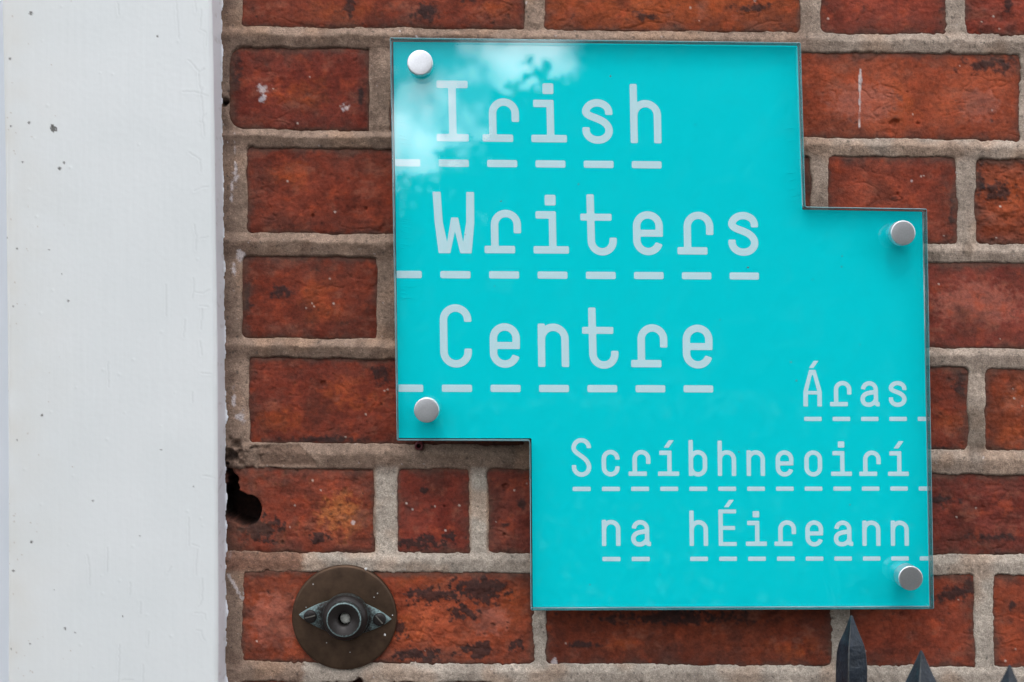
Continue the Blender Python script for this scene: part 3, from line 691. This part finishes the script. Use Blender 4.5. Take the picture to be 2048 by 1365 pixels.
def s_shape(x, y, xl, xr, H, ut, lt, b):
    R = (xr-xl)/2 - h_; cx = (xl+xr)/2; Ry = min(R, (H+b)*0.213)
    cyT, cyB = H-h_-Ry, h_-b+Ry
    p = [(xr-h_, ut)] + arc(cx, cyT, R, 0, 155, 24, Ry)
    q = arc(cx, cyB, R, 25, -180, 26, Ry)
    d0 = Vector(p[-1])-Vector(p[-2]); d0.normalize(); d1 = Vector(q[1])-Vector(q[0]); d1.normalize()
    L = (Vector(q[0])-Vector(p[-1])).length*0.42
    p = p + bez(p[-1], tuple(Vector(p[-1])+d0*L), tuple(Vector(q[0])-d1*L), q[0])[1:] + q[1:] + [(xl+h_, lt)]
    return s_path(x, y, p)
def glyph(ch, x, y):
    m = np.minimum
    if ch == 'I': return m(m(s_rect(x, y, -1, CH-SW, 61, CH), s_rect(x, y, -3, 0, 61, SW)), s_rect(x, y, 22, 4, 37, CH-4))
    if ch == 'r': return m(s_rect(x, y, -8, 0, 53, SW), s_path(x, y, [(12.8, 9)] + arc(35.5, XH-h_-22.7, 22.7, 180, 0) + [(58.2, 40)], caps=(0, 1)))
    if ch in 'ií':
        d = m(s_rect(x, y, -7, 0, 64, SW), s_rect(x, y, 24.5, 4, 39, XH-2)); d = m(d, s_rect(x, y, -2, XH-2-SW, 39, XH-2))
        return m(d, s_rect(x, y, 17, 96.5, 39, 118, 3) if ch == 'i' else s_poly(x, y, [(14, 95), (29, 95), (46, 119), (30.5, 119)]))
    if ch == 's': return s_shape(x, y, -1, 60, XH+0.5, 56, 31, 2)
    if ch == 'S': return s_shape(x, y, -2, 63, CH+5, 92, 36, 3)
    if ch in 'hn':
        H = CH-2 if ch == 'h' else XH
        return m(s_rect(x, y, -1, 0, 13.4, H), s_path(x, y, [(6.2, 44), (6.2, XH-h_-24)] + arc(30, XH-h_-23.6, 23.6, 178, 0) + [(53.6, 0)], caps=(0, 1)))
    if ch == 'b':
        d = m(s_rect(x, y, -1, 0, 13.4, CH), s_path(x, y, arc(30, XH-h_-23.6, 23.6, 180, 0) + arc(30, h_-2+23.6, 23.6, 0, -180) + [(6.4, 50)], caps=(0, 0)))
        return d
    if ch == 'o': return s_path(x, y, arc(30, XH-h_-22.8, 22.8, 180, 0) + arc(30, h_-2+22.8, 22.8, 0, -180) + [(7.2, XH-h_-22.8)], caps=(0, 0))
    if ch == 'c': return s_path(x, y, [(52.6, 54)] + arc(30, XH-h_-22.6, 22.6, 0, 180) + arc(30, h_-2+22.6, 22.6, 180, 360) + [(52.6, 32)])
    if ch == 'C': return s_path(x, y, [(53.6, 89)] + arc(29.5, CH+3-h_-24.1, 24.1, 0, 180) + arc(29.5, h_-2+24.1, 24.1, 180, 360) + [(53.6, 36)])
    if ch == 'e':
        d = s_path(x, y, [(52.6, 42.5)] + arc(30, XH-h_-22.8, 22.8, 0, 180) + arc(30, h_-2+22.8, 22.8, 180, 345), caps=(1, 1))
        d = m(d, s_rect(x, y, 6, 35.5, 60, 49.5, 1.5)); return d
    if ch == 't':
        return m(s_rect(x, y, -9, 67, 54, 81), s_path(x, y, [(11.4, CH-1)] + arc(34.2, h_-2+20.8, 22, 180, 360) + [(56.2, 33)]))
    if ch == 'W':
        L = [(-12, CH), (3, CH), (6, 62), (14.5, 18), (24, 70), (37, 70), (46.5, 18), (54, 62), (55, CH), (69.5, CH), (68.8, 60), (62.5, 0), (41, 0), (30.5, 46), (20, 0), (-2, 0), (-8.8, 60)]
        return s_poly(x, y, L)
    if ch == 'a':
        d = s_path(x, y, [(8, 58)] + arc(30, XH-h_-22.2, 21.8, 190 if False else 172, 0) + [(52.2, 10)], caps=(1, 0))
        bowl = s_path(x, y, [(52, 49.5)] + bez((52, 49.5), (30, 46), (6.4, 46), (6.4, 24), 12)[1:] + arc(24, h_-2+18, 17.6, 180, 270, 10)[0:] + bez((24, 5.2), (38, 5.2), (46, 12), (52.2, 22), 8)[1:], caps=(0, 0))
        tail = s_path(x, y, [(52.2, 20), (52.4, 12), (56, 7.2), (65, 7.2)], caps=(0, 1))
        return m(m(d, bowl), tail)
    if ch in 'Á':
        out = s_poly(x, y, [(-1, 0), (13.4, 0), (13.4, 41), (46.6, 41), (46.6, 0), (61, 0), (61, 50), (40.5, CH+3), (19.5, CH+3), (-1, 50)])
        tri = s_poly(x, y, [(15, 53), (45, 53), (31.5, 106), (28.5, 106)])
        d = np.maximum(out, -tri)
        return m(d, s_poly(x, y, [(19, 131), (33, 131), (51, 155), (36, 155)]))
    if ch == 'É':
        d = s_rect(x, y, -1, 0, 13.4, CH+2)
        for (y0, x1) in ((0, 60), (54, 55), (CH+2-13.4, 59)): d = m(d, s_rect(x, y, -1, y0, x1, y0+13.4))
        return m(d, s_poly(x, y, [(19, 131), (33, 131), (51, 155), (36, 155)]))
    if ch == '-': return s_rect(x, y, 0, -50.5, 60, -36, 3)
    raise ValueError(ch)
CASES = {}
def contour(fn, x0, x1, y0, y1, st):
    """fill of a signed distance field, marching squares with interpolated borders"""
    xs_, ys_ = np.arange(x0, x1+st, st), np.arange(y0, y1+st, st)
    gx, gy = np.meshgrid(xs_, ys_); f = fn(gx, gy); f = np.where(np.abs(f) < 1e-6, 1e-6, f)
    V = []; idx = {}; F = []
    def vert(key, p):
        if key not in idx: idx[key] = len(V); V.append(p)
        return idx[key]
    R_, C_ = f.shape
    act = np.minimum(np.minimum(f[:-1, :-1], f[1:, :-1]), np.minimum(f[:-1, 1:], f[1:, 1:])) < 0
    for j, i in zip(*np.nonzero(act)):
        cs = [(j, i), (j, i+1), (j+1, i+1), (j+1, i)]
        poly = []
        for k in range(4):
            a, b_ = cs[k], cs[(k+1) % 4]; fa, fb_ = f[a], f[b_]
            if fa < 0: poly.append(vert(a, (gx[a], gy[a])))
            if (fa < 0) != (fb_ < 0):
                t_ = fa/(fa-fb_); e = (a, b_) if a < b_ else (b_, a)
                poly.append(vert(e, (gx[a]+(gx[b_]-gx[a])*t_, gy[a]+(gy[b_]-gy[a])*t_)))
        if len(poly) >= 3: F.append(poly)
    return V, F
HL = HF + 0.00012
def put(name, ch, ox, oy, k, slope, lean, clip=None):
    """glyph ch with its cell's left edge on the baseline at pixel ox, oy"""
    if (ch, clip) not in CASES:
        fn = lambda x, y: glyph(ch, x, y)
        if clip is not None: fn = lambda x, y: np.maximum(glyph(ch, x, y), (clip[0]-x) if clip[1] < 0 else (x-clip[0]))
        CASES[(ch, clip)] = contour(fn, -16, 76, -54, 160, 1.6) if ch != '-' else contour(fn, -3, 64, -54, -32, 1.6)
    V, F = CASES[(ch, clip)]
    pts = []
    for (x, y) in V:
        px = ox + k*(x - 0.0) - lean*y*k; py = oy - k*y + slope*k*x
        pts.append(W(px, py, HL))
    me = bpy.data.meshes.new(name); me.from_pydata([tuple(p) for p in pts], [], F); me.update()
    if len(me.polygons) and me.polygons[0].normal.y > 0: me.flip_normals()
    link(name, me, M_LETTER, sign)
def row(text, x0, adv, quad, y0, slope, k, lean, dash_from=0, dash_to=None, pre=None, post_=None):
    n = len(text)
    for i in range(-1 if pre else 0, n + (1 if post_ else 0)):
        ox = x0 + adv*i - quad*i*i; oy = y0 + slope*(ox-x0); kk = k*(1-2*quad*i/adv)
        if 0 <= i < n and text[i] == ' ': continue
        if i < 0: put('underline_dash', '-', ox, oy, kk, slope, lean, (pre, -1))
        elif i >= n: put('underline_dash', '-', ox, oy, kk, slope, lean, (post_, 1))
        else:
            put('letter', text[i], ox, oy, kk, slope, lean); put('underline_dash', '-', ox, oy, kk, slope, lean)
row('Irish', 876.5, 97.0, 0.12, 283.0, 0.0095, 1.005, 0.022, pre=10)
row('Writers', 880.0, 97.6, 0.20, 506.2, 0.0065, 1.005, 0.019, pre=10)
row('Centre', 883.0, 97.6, 0.18, 733.5, 0.0040, 1.005, 0.016, pre=11)
row('Áras', 1608.0, 57.0, 0.06, 813.0, 0.0008, 0.585, 0.013, post_=30)
row('Scríbhneoirí', 1145.0, 58.7, 0.085, 952.3, 0.0002, 0.602, 0.012, post_=34)
row('na hÉireann', 1204.5, 58.8, 0.10, 1092.5, -0.0004, 0.602, 0.011, post_=34)

# stand-off fixings
def lathe(name, prof, seg, at, tilt=(0, 0), mat=None, parent=None):
    """prof: (radius, height out of the wall) from the axis outward; at = wall-plane centre, axis towards the viewer"""
    vs, fs = [], []
    n = len(prof)
    for (r, hh) in prof:
        for s_ in range(seg):
            a = 2*math.pi*s_/seg
            vs.append((at.x + r*math.cos(a) + tilt[0]*hh, -hh, at.z + r*math.sin(a) + tilt[1]*hh))
    for i in range(n-1):
        for s_ in range(seg):
            b_ = (s_+1) % seg; fs.append((i*seg+s_, i*seg+b_, (i+1)*seg+b_, (i+1)*seg+s_))
    fs.append(tuple(range(seg))[::-1]); fs.append(tuple((n-1)*seg+s_ for s_ in range(seg)))
    me = bpy.data.meshes.new(name); me.from_pydata(vs, [], fs); me.update()
    bm = bmesh.new(); bm.from_mesh(me); bmesh.ops.recalc_face_normals(bm, faces=bm.faces); bm.to_mesh(me); bm.free()
    o = link(name, me, mat, parent, smooth=True)
    return o
for (cx, cy, ch, r) in ((840, 125.5, 0.0075, 25.6), (1806.5, 466, 0.0075, 25), (853, 820.5, 0.0075, 25.2), (1821.5, 1157, 0.0125, 24.6)):
    c = W(cx, cy, SF+ch); rr = r*S*(D-SF-ch)/D
    cap = lathe('standoff_cap', [(rr*0.9, SF+0.0002), (rr*0.985, SF+0.0004), (rr, SF+0.0012), (rr, SF+ch-0.0008), (rr*0.985, SF+ch-0.0003), (rr*0.95, SF+ch-0.00005), (rr*0.90, SF+ch), (rr*0.3, SF+ch), (0.0002, SF+ch)], 48, c, mat=M_STEEL, parent=sign)
    bar = lathe('standoff_barrel', [(rr*0.9, 0.0), (rr*0.9, HF-0.0020), (rr*0.5, HF-0.0019), (rr*0.5, SF+0.0001)], 32, c, mat=M_STEEL, parent=cap)
    cap['_'] = 1; del cap['_']

# ------------------------------------------------------------------ bell push
bell = empty('bell_push', tuple(W(688, 1235, 0.0)), 'round dark bronze bell plate with verdigris push holder on the lower brick', 'doorbell')
c = W(688.5, 1235.5, 0.004); R0 = 104.5*S
lathe('back_plate', [(R0, 0.0), (R0, 0.0032), (R0-0.0006, 0.0040), (R0-0.0022, 0.0043), (R0*0.5, 0.0044), (0.0003, 0.0044)], 96, c, mat=M_BRONZE, parent=bell)
def with_patina(o, fn):
    me = o.data; n = len(me.vertices); co = np.empty(n*3, np.float32); me.vertices.foreach_get('co', co)
    at = me.attributes.new('patina', 'FLOAT', 'POINT'); at.data.foreach_set('value', fn(co.reshape(-1, 3)).astype(np.float32)); return o
# lug plate: lens outline with pointed ends
cl = W(690, 1235, 0.006)
outl = []
for k in range(80):
    a = 2*math.pi*k/80; ca, sa = math.cos(a), math.sin(a)
    xx = 92*abs(ca)**1.25*(1 if ca > 0 else -1); yy = 37*(abs(sa)**1.7)*(1 if sa > 0 else -1)
    yy += (-7)*ca*0.0 - xx*0.05
    outl.append((xx*S, yy*S))
bm = bmesh.new()
lev = [(1.0, 0.0044), (0.99, 0.0064), (0.94, 0.0071), (0.55, 0.0075)]
rings = [[bm.verts.new((cl.x+x*s_, -hh, cl.z+y*s_)) for x, y in outl] for s_, hh in lev]
for a, b_ in zip(rings[:-1], rings[1:]):
    for i in range(80): bm.faces.new((a[i], a[(i+1) % 80], b_[(i+1) % 80], b_[i]))
bm.faces.new(rings[-1]); bmesh.ops.recalc_face_normals(bm, faces=bm.faces)
bmesh.ops.subdivide_edges(bm, edges=bm.edges[:], cuts=1, use_grid_fill=True)
o = link('lug_plate', bm_mesh('lug_plate', bm), M_VERD, bell, smooth=True)
with_patina(o, lambda v: 0.22 + 0.40*np.clip((np.abs((v[:, 0]-cl.x)/S)-44)/20, 0, 1) + 0.5*np.clip((0.0068+v[:, 1])/0.001, 0, 1))
cb = W(690.5, 1235.5, 0.012); q = S*(D-0.012)/D
o = lathe('push_boss', [(46*q, 0.0050), (47*q, 0.0095), (46*q, 0.0125), (42*q, 0.0150), (37*q, 0.0163), (35*q, 0.0168), (34.5*q, 0.0205), (33.6*q, 0.0212), (32*q, 0.0214), (30*q, 0.0211), (14.5*q, 0.0200), (13*q, 0.0190), (12.6*q, 0.0120), (0.0003, 0.0118)], 64, cb, mat=M_VERD, parent=bell)
rad = lambda v: np.hypot(v[:, 0]-cb.x, v[:, 2]-cb.z)/q
with_patina(o, lambda v: 0.05 + 0.75*np.exp(-((rad(v)-33.2)/1.6)**2) + 0.35*np.exp(-((rad(v)-46.5)/1.0)**2))
lathe('push_button', [(11.6*q, 0.0119), (11.6*q, 0.0150), (10.5*q, 0.0157), (4*q, 0.0161), (0.0003, 0.0161)], 32, cb, tilt=(0.05, 0.02), mat=mat_simple('worn_white_button', (0.42, 0.42, 0.38), 0.25, var=0.4, scale=260), parent=bell)
for (sx, sy, ang) in ((620.5, 1233.5, 14), (759, 1239.5, -48)):
    cs = W(sx, sy, 0.008); qs = S*(D-0.008)/D
    sc_ = lathe('screw', [(13*qs, 0.0070), (13*qs, 0.0084), (11.5*qs, 0.0090), (6*qs, 0.0093), (0.0003, 0.0094)], 28, cs, mat=M_VERD, parent=bell)
    with_patina(sc_, lambda v: 0.12 + 0*v[:, 0])
    bm = bmesh.new(); box_bm(bm, -10.5*qs, 10.5*qs, -0.00015, 0.0006, -1.1*qs, 1.1*qs)
    me = bm_mesh('screw_slot', bm); me.transform(Matrix.Translation((cs.x, -0.0094, cs.z)) @ Matrix.Rotation(math.radians(-ang), 4, 'Y'))
    link('screw_slot', me, mat_simple('scraped_slot', (0.16, 0.15, 0.13), 0.4, metal=0.4), sc_)

bm = bmesh.new(); rc0 = random.Random(8)
for (x, y, r) in ((732, 1138, 3.0), (770, 1270, 2.6), (755, 1187, 1.4), (785, 1231, 1.3), (626, 1169, 1.4), (653, 1286, 1.0), (612, 1215, 1.2), (700, 1305, 1.0), (748, 1195, 1.0)):
    c_ = W(x, y, 0.0044)
    rg_ = [bm.verts.new((c_.x + r*S*math.cos(6.283*k/7)*rc0.uniform(0.7, 1.2), c_.y, c_.z + r*S*math.sin(6.283*k/7)*rc0.uniform(0.7, 1.2))) for k in range(7)]
    ap = bm.verts.new((c_.x, c_.y-0.0003, c_.z))
    for k in range(7): bm.faces.new((rg_[k], rg_[(k+1) % 7], ap))
bmesh.ops.recalc_face_normals(bm, faces=bm.faces)
link('paint_fleck', bm_mesh('paint_fleck', bm), mat_simple('white_fleck', (0.6, 0.58, 0.56), 0.6), bell)['kind'] = 'stuff'

# dark red wall plug under the step of the sign
plug = empty('wall_plug', tuple(W(838, 891, 0.0)), 'small dark red plastic wall plug in the mortar just below the sign', 'wall plug')
cp = W(838.5, 891.5, 0.003); 
lathe('sleeve', [(8.6*S, -0.004), (8.6*S, 0.0030), (8.0*S, 0.0034), (5.0*S, 0.0034), (4.2*S, 0.0028), (4.2*S, -0.006), (0.0002, -0.0061)], 24, cp, tilt=(-0.1, -0.15), mat=M_PLUG, parent=plug)

# ------------------------------------------------------------------ iron railing
M_RIDGE = mat_simple('worn_iron_ridge', (0.045, 0.046, 0.045), 0.45, var=0.8, scale=260, bmp=0.3)
rail = empty('iron_railing', (0.26, -0.15, 0.0), 'black iron railing with spear points in front of the wall under the sign', 'railing')
TIPS = [(1703, 1231, 0.060, -24), (1842.5, 1302, 0.158, -22), (2019, 1331, 0.250, -18)]
def spear(px, py, hh, ang, name='spearhead'):
    tip = W(px, py, hh)
    prof = [(0, 0.35), (2.5, 0.9), (12, 2.1), (30, 4.5), (58, 8.4), (76, 9.7), (105, 10.6), (150, 10.5), (200, 10.0), (260, 9.2)]
    gk = 1.0 if px < 1800 else 1.12; prof = [(a_, b_*gk) for a_, b_ in prof]
    vs, fs = [], []
    rs_ = random.Random(int(px))
    seg = 8
    for (dpx, r) in prof:
        z = tip.z - dpx*S*0.94
        for k in range(4):
            for s_, fr_ in ((-1, 0.93), (1, 0.93)):
                a = math.radians(ang + 90*k - 90 + s_*2.6)
                rr = r*0.001*(1 + rs_.uniform(-0.03, 0.03))
                vs.append((tip.x + rr*math.cos(a), tip.y + rr*math.sin(a), z + rs_.uniform(-0.0003, 0.0003)))
    for i in range(len(prof)-1):
        for s_ in range(seg):
            b_ = (s_+1) % seg; fs.append((i*seg+s_, i*seg+b_, (i+1)*seg+b_, (i+1)*seg+s_))
    fs.append(tuple(range(seg))); fs.append(tuple((len(prof)-1)*seg+s_ for s_ in range(seg))[::-1])
    me = bpy.data.meshes.new(name); me.from_pydata(vs, [], fs); me.update()
    bm = bmesh.new(); bm.from_mesh(me); bmesh.ops.recalc_face_normals(bm, faces=bm.faces)
    bm.to_mesh(me); bm.free(); me.materials.append(M_IRON); me.materials.append(M_RIDGE)
    for f_ in range((len(prof)-1)*seg):
        if f_ % 2 == 0: me.polygons[f_].material_index = 1
    return me, tip, tip.z - 260*S*0.94
for (px, py, hh, ang) in TIPS:
    me, tip, zb = spear(px, py, hh, ang)
    bm = bmesh.new(); box_bm(bm, -0.008, 0.008, -0.008, 0.008, 0.06, zb+0.002)
    mb = bm_mesh('railing_bar', bm); mb.transform(Matrix.Translation((tip.x, tip.y, 0)))
    bar = link('railing_bar', mb, M_IRON, rail)
    link('spearhead', me, M_IRON, bar)
t0, t2 = W(*TIPS[0][:3]), W(*TIPS[2][:3])
dv = (t2 - t0); dv.z = 0; dv.normalize()
for z in (t0.z - 0.20, 0.16):
    bm = bmesh.new(); box_bm(bm, -0.05, 1.2, -0.005, 0.005, z-0.018, z+0.018)
    me = bm_mesh('cross_rail', bm)
    me.transform(Matrix.Translation((t0.x, t0.y, 0)) @ Matrix.Rotation(math.atan2(dv.y, dv.x), 4, 'Z'))
    link('cross_rail', me, M_IRON, rail)
bm = bmesh.new(); box_bm(bm, -0.05, 1.25, -0.12, 0.12, 0.0, 0.08)
me = bm_mesh('stone_kerb', bm); me.transform(Matrix.Translation((t0.x, t0.y, 0)) @ Matrix.Rotation(math.atan2(dv.y, dv.x), 4, 'Z'))
link('stone_kerb', me, mat_simple('granite', (0.3, 0.29, 0.28), 0.8, var=0.2, scale=200), rail)

# ------------------------------------------------------------------ trees across the road, mirrored in the acrylic
M_LEAF = mat_simple('leaves', (0.022, 0.042, 0.014), 0.7, var=0.4, scale=3, bmp=0)
M_BARK = mat_simple('bark', (0.09, 0.07, 0.055), 0.9, var=0.3, scale=30, bmp=0.5, bd=0.01)
def mirror_pt(px, py, t):
    k = S/(D-SF)*D/D
    return Vector(((px-1024)*S/D*t, -(t-0.95), CZ + (682.5-py)*S/D*t))
SKYX = [-2400, -1500, -700, 0, 500, 700, 787, 850, 880, 905, 930, 965, 985, 1000, 1030, 1075, 1110, 1150, 1170, 1190, 1250, 1400, 1700, 2100, 2700, 3400]
SKYY = [-700, -600, -300, 320, 368, 368, 352, 346, 322, 308, 286, 285, 255, 205, 160, 165, 150, 160, 130, 60, -120, -450, -900, -950, -700, -500]
def tree(name, label, x0, x1, xt, dist, nleaf, seed, bottom=1000, lsz=0.06):
    r = random.Random(seed)
    root = empty(name, tuple(Vector((mirror_pt(xt, 0, dist).x, -(dist-0.95), -0.12))), label, 'tree', 'trees across the road')
    vs, fs = [], []
    while len(fs) < nleaf:
        px = r.uniform(x0, x1); sy = np.interp(px, SKYX, SKYY)
        py = sy + (bottom-sy)*r.random()
        p = mirror_pt(px, py, dist); rad = r.uniform(0.10, 0.26)
        p.y += r.uniform(-1.2, 1.2)
        # keep clumps from poking over the skyline
        p.z -= rad*0.8
        big = 2.0 if py - sy > 70 else 1.0
        if py - sy > 220: big = 3.4
        for q_ in range(16):
            c = p + Vector((r.gauss(0, rad*0.5), r.gauss(0, rad*0.5), r.gauss(0, rad*0.5)))
            u = Vector((r.gauss(0, 1), r.gauss(0, 1), r.gauss(0, 1))).normalized(); w_ = u.orthogonal().normalized()
            L, Wd = big*lsz*r.uniform(0.8, 1.5), big*lsz*r.uniform(0.5, 0.9)
            b0 = len(vs); vs += [c-u*L, c-w_*Wd, c+u*L, c+w_*Wd]; fs.append((b0, b0+1, b0+2, b0+3))
    me = bpy.data.meshes.new('crown'); me.from_pydata([tuple(v) for v in vs], [], fs); me.update()
    link('crown', me, M_LEAF, root)
    top = CZ + (682.5 - (np.interp(xt, SKYX, SKYY)*0.6 + bottom*0.4))*S/D*dist
    bm = bmesh.new()
    ringp = []
    for k in range(7):
        z = -0.12 + (top+0.12)*k/6; rr = 0.22*(1-0.11*k)
        ringp.append([bm.verts.new((root.location.x + rr*math.cos(a*math.pi/5)+0.1*math.sin(k+seed), root.location.y + rr*math.sin(a*math.pi/5), z)) for a in range(10)])
    for a, b_ in zip(ringp[:-1], ringp[1:]):
        for i in range(10): bm.faces.new((a[i], a[(i+1) % 10], b_[(i+1) % 10], b_[i]))
    link('trunk', bm_mesh('trunk', bm), M_BARK, root, smooth=True)
tree('tree', 'tall broad tree across the road, right of the gap of sky', 985, 2100, 1600, 17.0, 34000, 1, lsz=0.085)
tree('tree', 'low bushy tree across the road under the gap of sky', 350, 985, 640, 17.0, 24000, 2, bottom=1000, lsz=0.055)
tree('tree', 'tall tree across the road at the far left', -2300, 350, -900, 18.0, 22000, 3, lsz=0.10)
tree('tree', 'tall tree across the road at the far right', 2100, 3400, 2800, 18.0, 20000, 4, lsz=0.10)

# unseen leafy screen, added to keep the bright road out of the sign's reflection
added_leaf_screen = empty('added_leaf_screen', (0, -6.8, -0.125), 'long clipped dark green hedge on the far side of the road', 'added_leaf_screen')
rh = random.Random(11); vs, fs = [], []
for q_ in range(26000):
    c = Vector((rh.uniform(-7, 7), -6.8 + rh.uniform(-0.45, 0.45), rh.uniform(-0.10, 1.18)))
    if rh.random() < 0.55: c.y = -6.8 + 0.45 + rh.gauss(0, 0.03)
    elif rh.random() < 0.4: c.z = 1.18 + rh.gauss(0, 0.03)
    u = Vector((rh.gauss(0, 1), rh.gauss(0, 1), rh.gauss(0, 1))).normalized(); w_ = u.orthogonal().normalized()
    L = rh.uniform(0.04, 0.075); b0 = len(vs); vs += [c-u*L, c-w_*L*0.6, c+u*L, c+w_*L*0.6]; fs.append((b0, b0+1, b0+2, b0+3))
me = bpy.data.meshes.new('foliage'); me.from_pydata([tuple(v) for v in vs], [], fs); me.update()
link('foliage', me, M_LEAF, added_leaf_screen)

# creases in the film along the sign's left and right edges, and specks of grit on the acrylic
bm = bmesh.new(); rc = random.Random(3)
def crease(x0, y0, L, drop, bend):
    pts_ = [(x0+L*k/8, y0 + drop*k/8 + bend*math.sin(math.pi*k/8)) for k in range(9)]
    pv = None
    for k, (x, y) in enumerate(pts_):
        wd = 0.75*math.sin(math.pi*(k+0.3)/8.6)
        row_ = [bm.verts.new(W(x, y-wd, HF+0.00002)), bm.verts.new(W(x, y, HF+0.00006+0.00022*max(wd, 0))), bm.verts.new(W(x, y+wd, HF+0.00002))]
        if pv:
            bm.faces.new((pv[0], pv[1], row_[1], row_[0])); bm.faces.new((pv[1], pv[2], row_[2], row_[1]))
        pv = row_
for y0 in (243, 250, 268, 277, 285, 305, 346, 352, 376, 401, 418, 436, 440, 446, 452, 461, 467, 475, 488, 495, 571, 578, 586, 594):
    xe = 787 + (y0-85)*0.0125
    crease(xe+rc.uniform(3, 8), y0, rc.uniform(16, 34), rc.uniform(2, 6), rc.uniform(-1.5, 1))
for y0 in (256, 281, 345, 360, 378, 392, 402):
    xe = 1595 + (y0-91)*0.029
    crease(xe-rc.uniform(24, 34), y0+4, rc.uniform(18, 28), -rc.uniform(2, 6), rc.uniform(-2, 0))
bmesh.ops.recalc_face_normals(bm, faces=bm.faces)
link('film_crease', bm_mesh('film_crease', bm), M_FILM, sign)['kind'] = 'stuff'
bm = bmesh.new()
for (x, y, r) in ((1221, 153, 2.0), (1157, 369, 1.6), (1002, 403, 1.8), (1582, 725, 1.6), (1593, 762, 1.6), (1496, 535, 2.0), (1683, 534, 1.4), (1684, 513, 1.3), (989, 573, 1.2), (1440, 640, 1.2), (1478, 904, 1.6), (1700, 1010, 1.2), (1180, 1170, 1.3), (1320, 1150, 1.0), (1625, 560, 1.1), (1390, 250, 1.0), (930, 470, 1.0), (1720, 690, 1.2)):
    c_ = W(x, y, SF); n8 = 7
    ringv = [bm.verts.new((c_.x + r*S*math.cos(6.283*k/n8)*rc.uniform(0.6, 1.2), c_.y-0.00005, c_.z + r*S*math.sin(6.283*k/n8)*rc.uniform(0.6, 1.3))) for k in range(n8)]
    apex = bm.verts.new((c_.x, c_.y-0.0003, c_.z))
    for k in range(n8): bm.faces.new((ringv[k], ringv[(k+1) % n8], apex))
bmesh.ops.recalc_face_normals(bm, faces=bm.faces)
link('grit', bm_mesh('grit', bm), mat_simple('grit', (0.10, 0.16, 0.17), 0.9), sign)['kind'] = 'stuff'
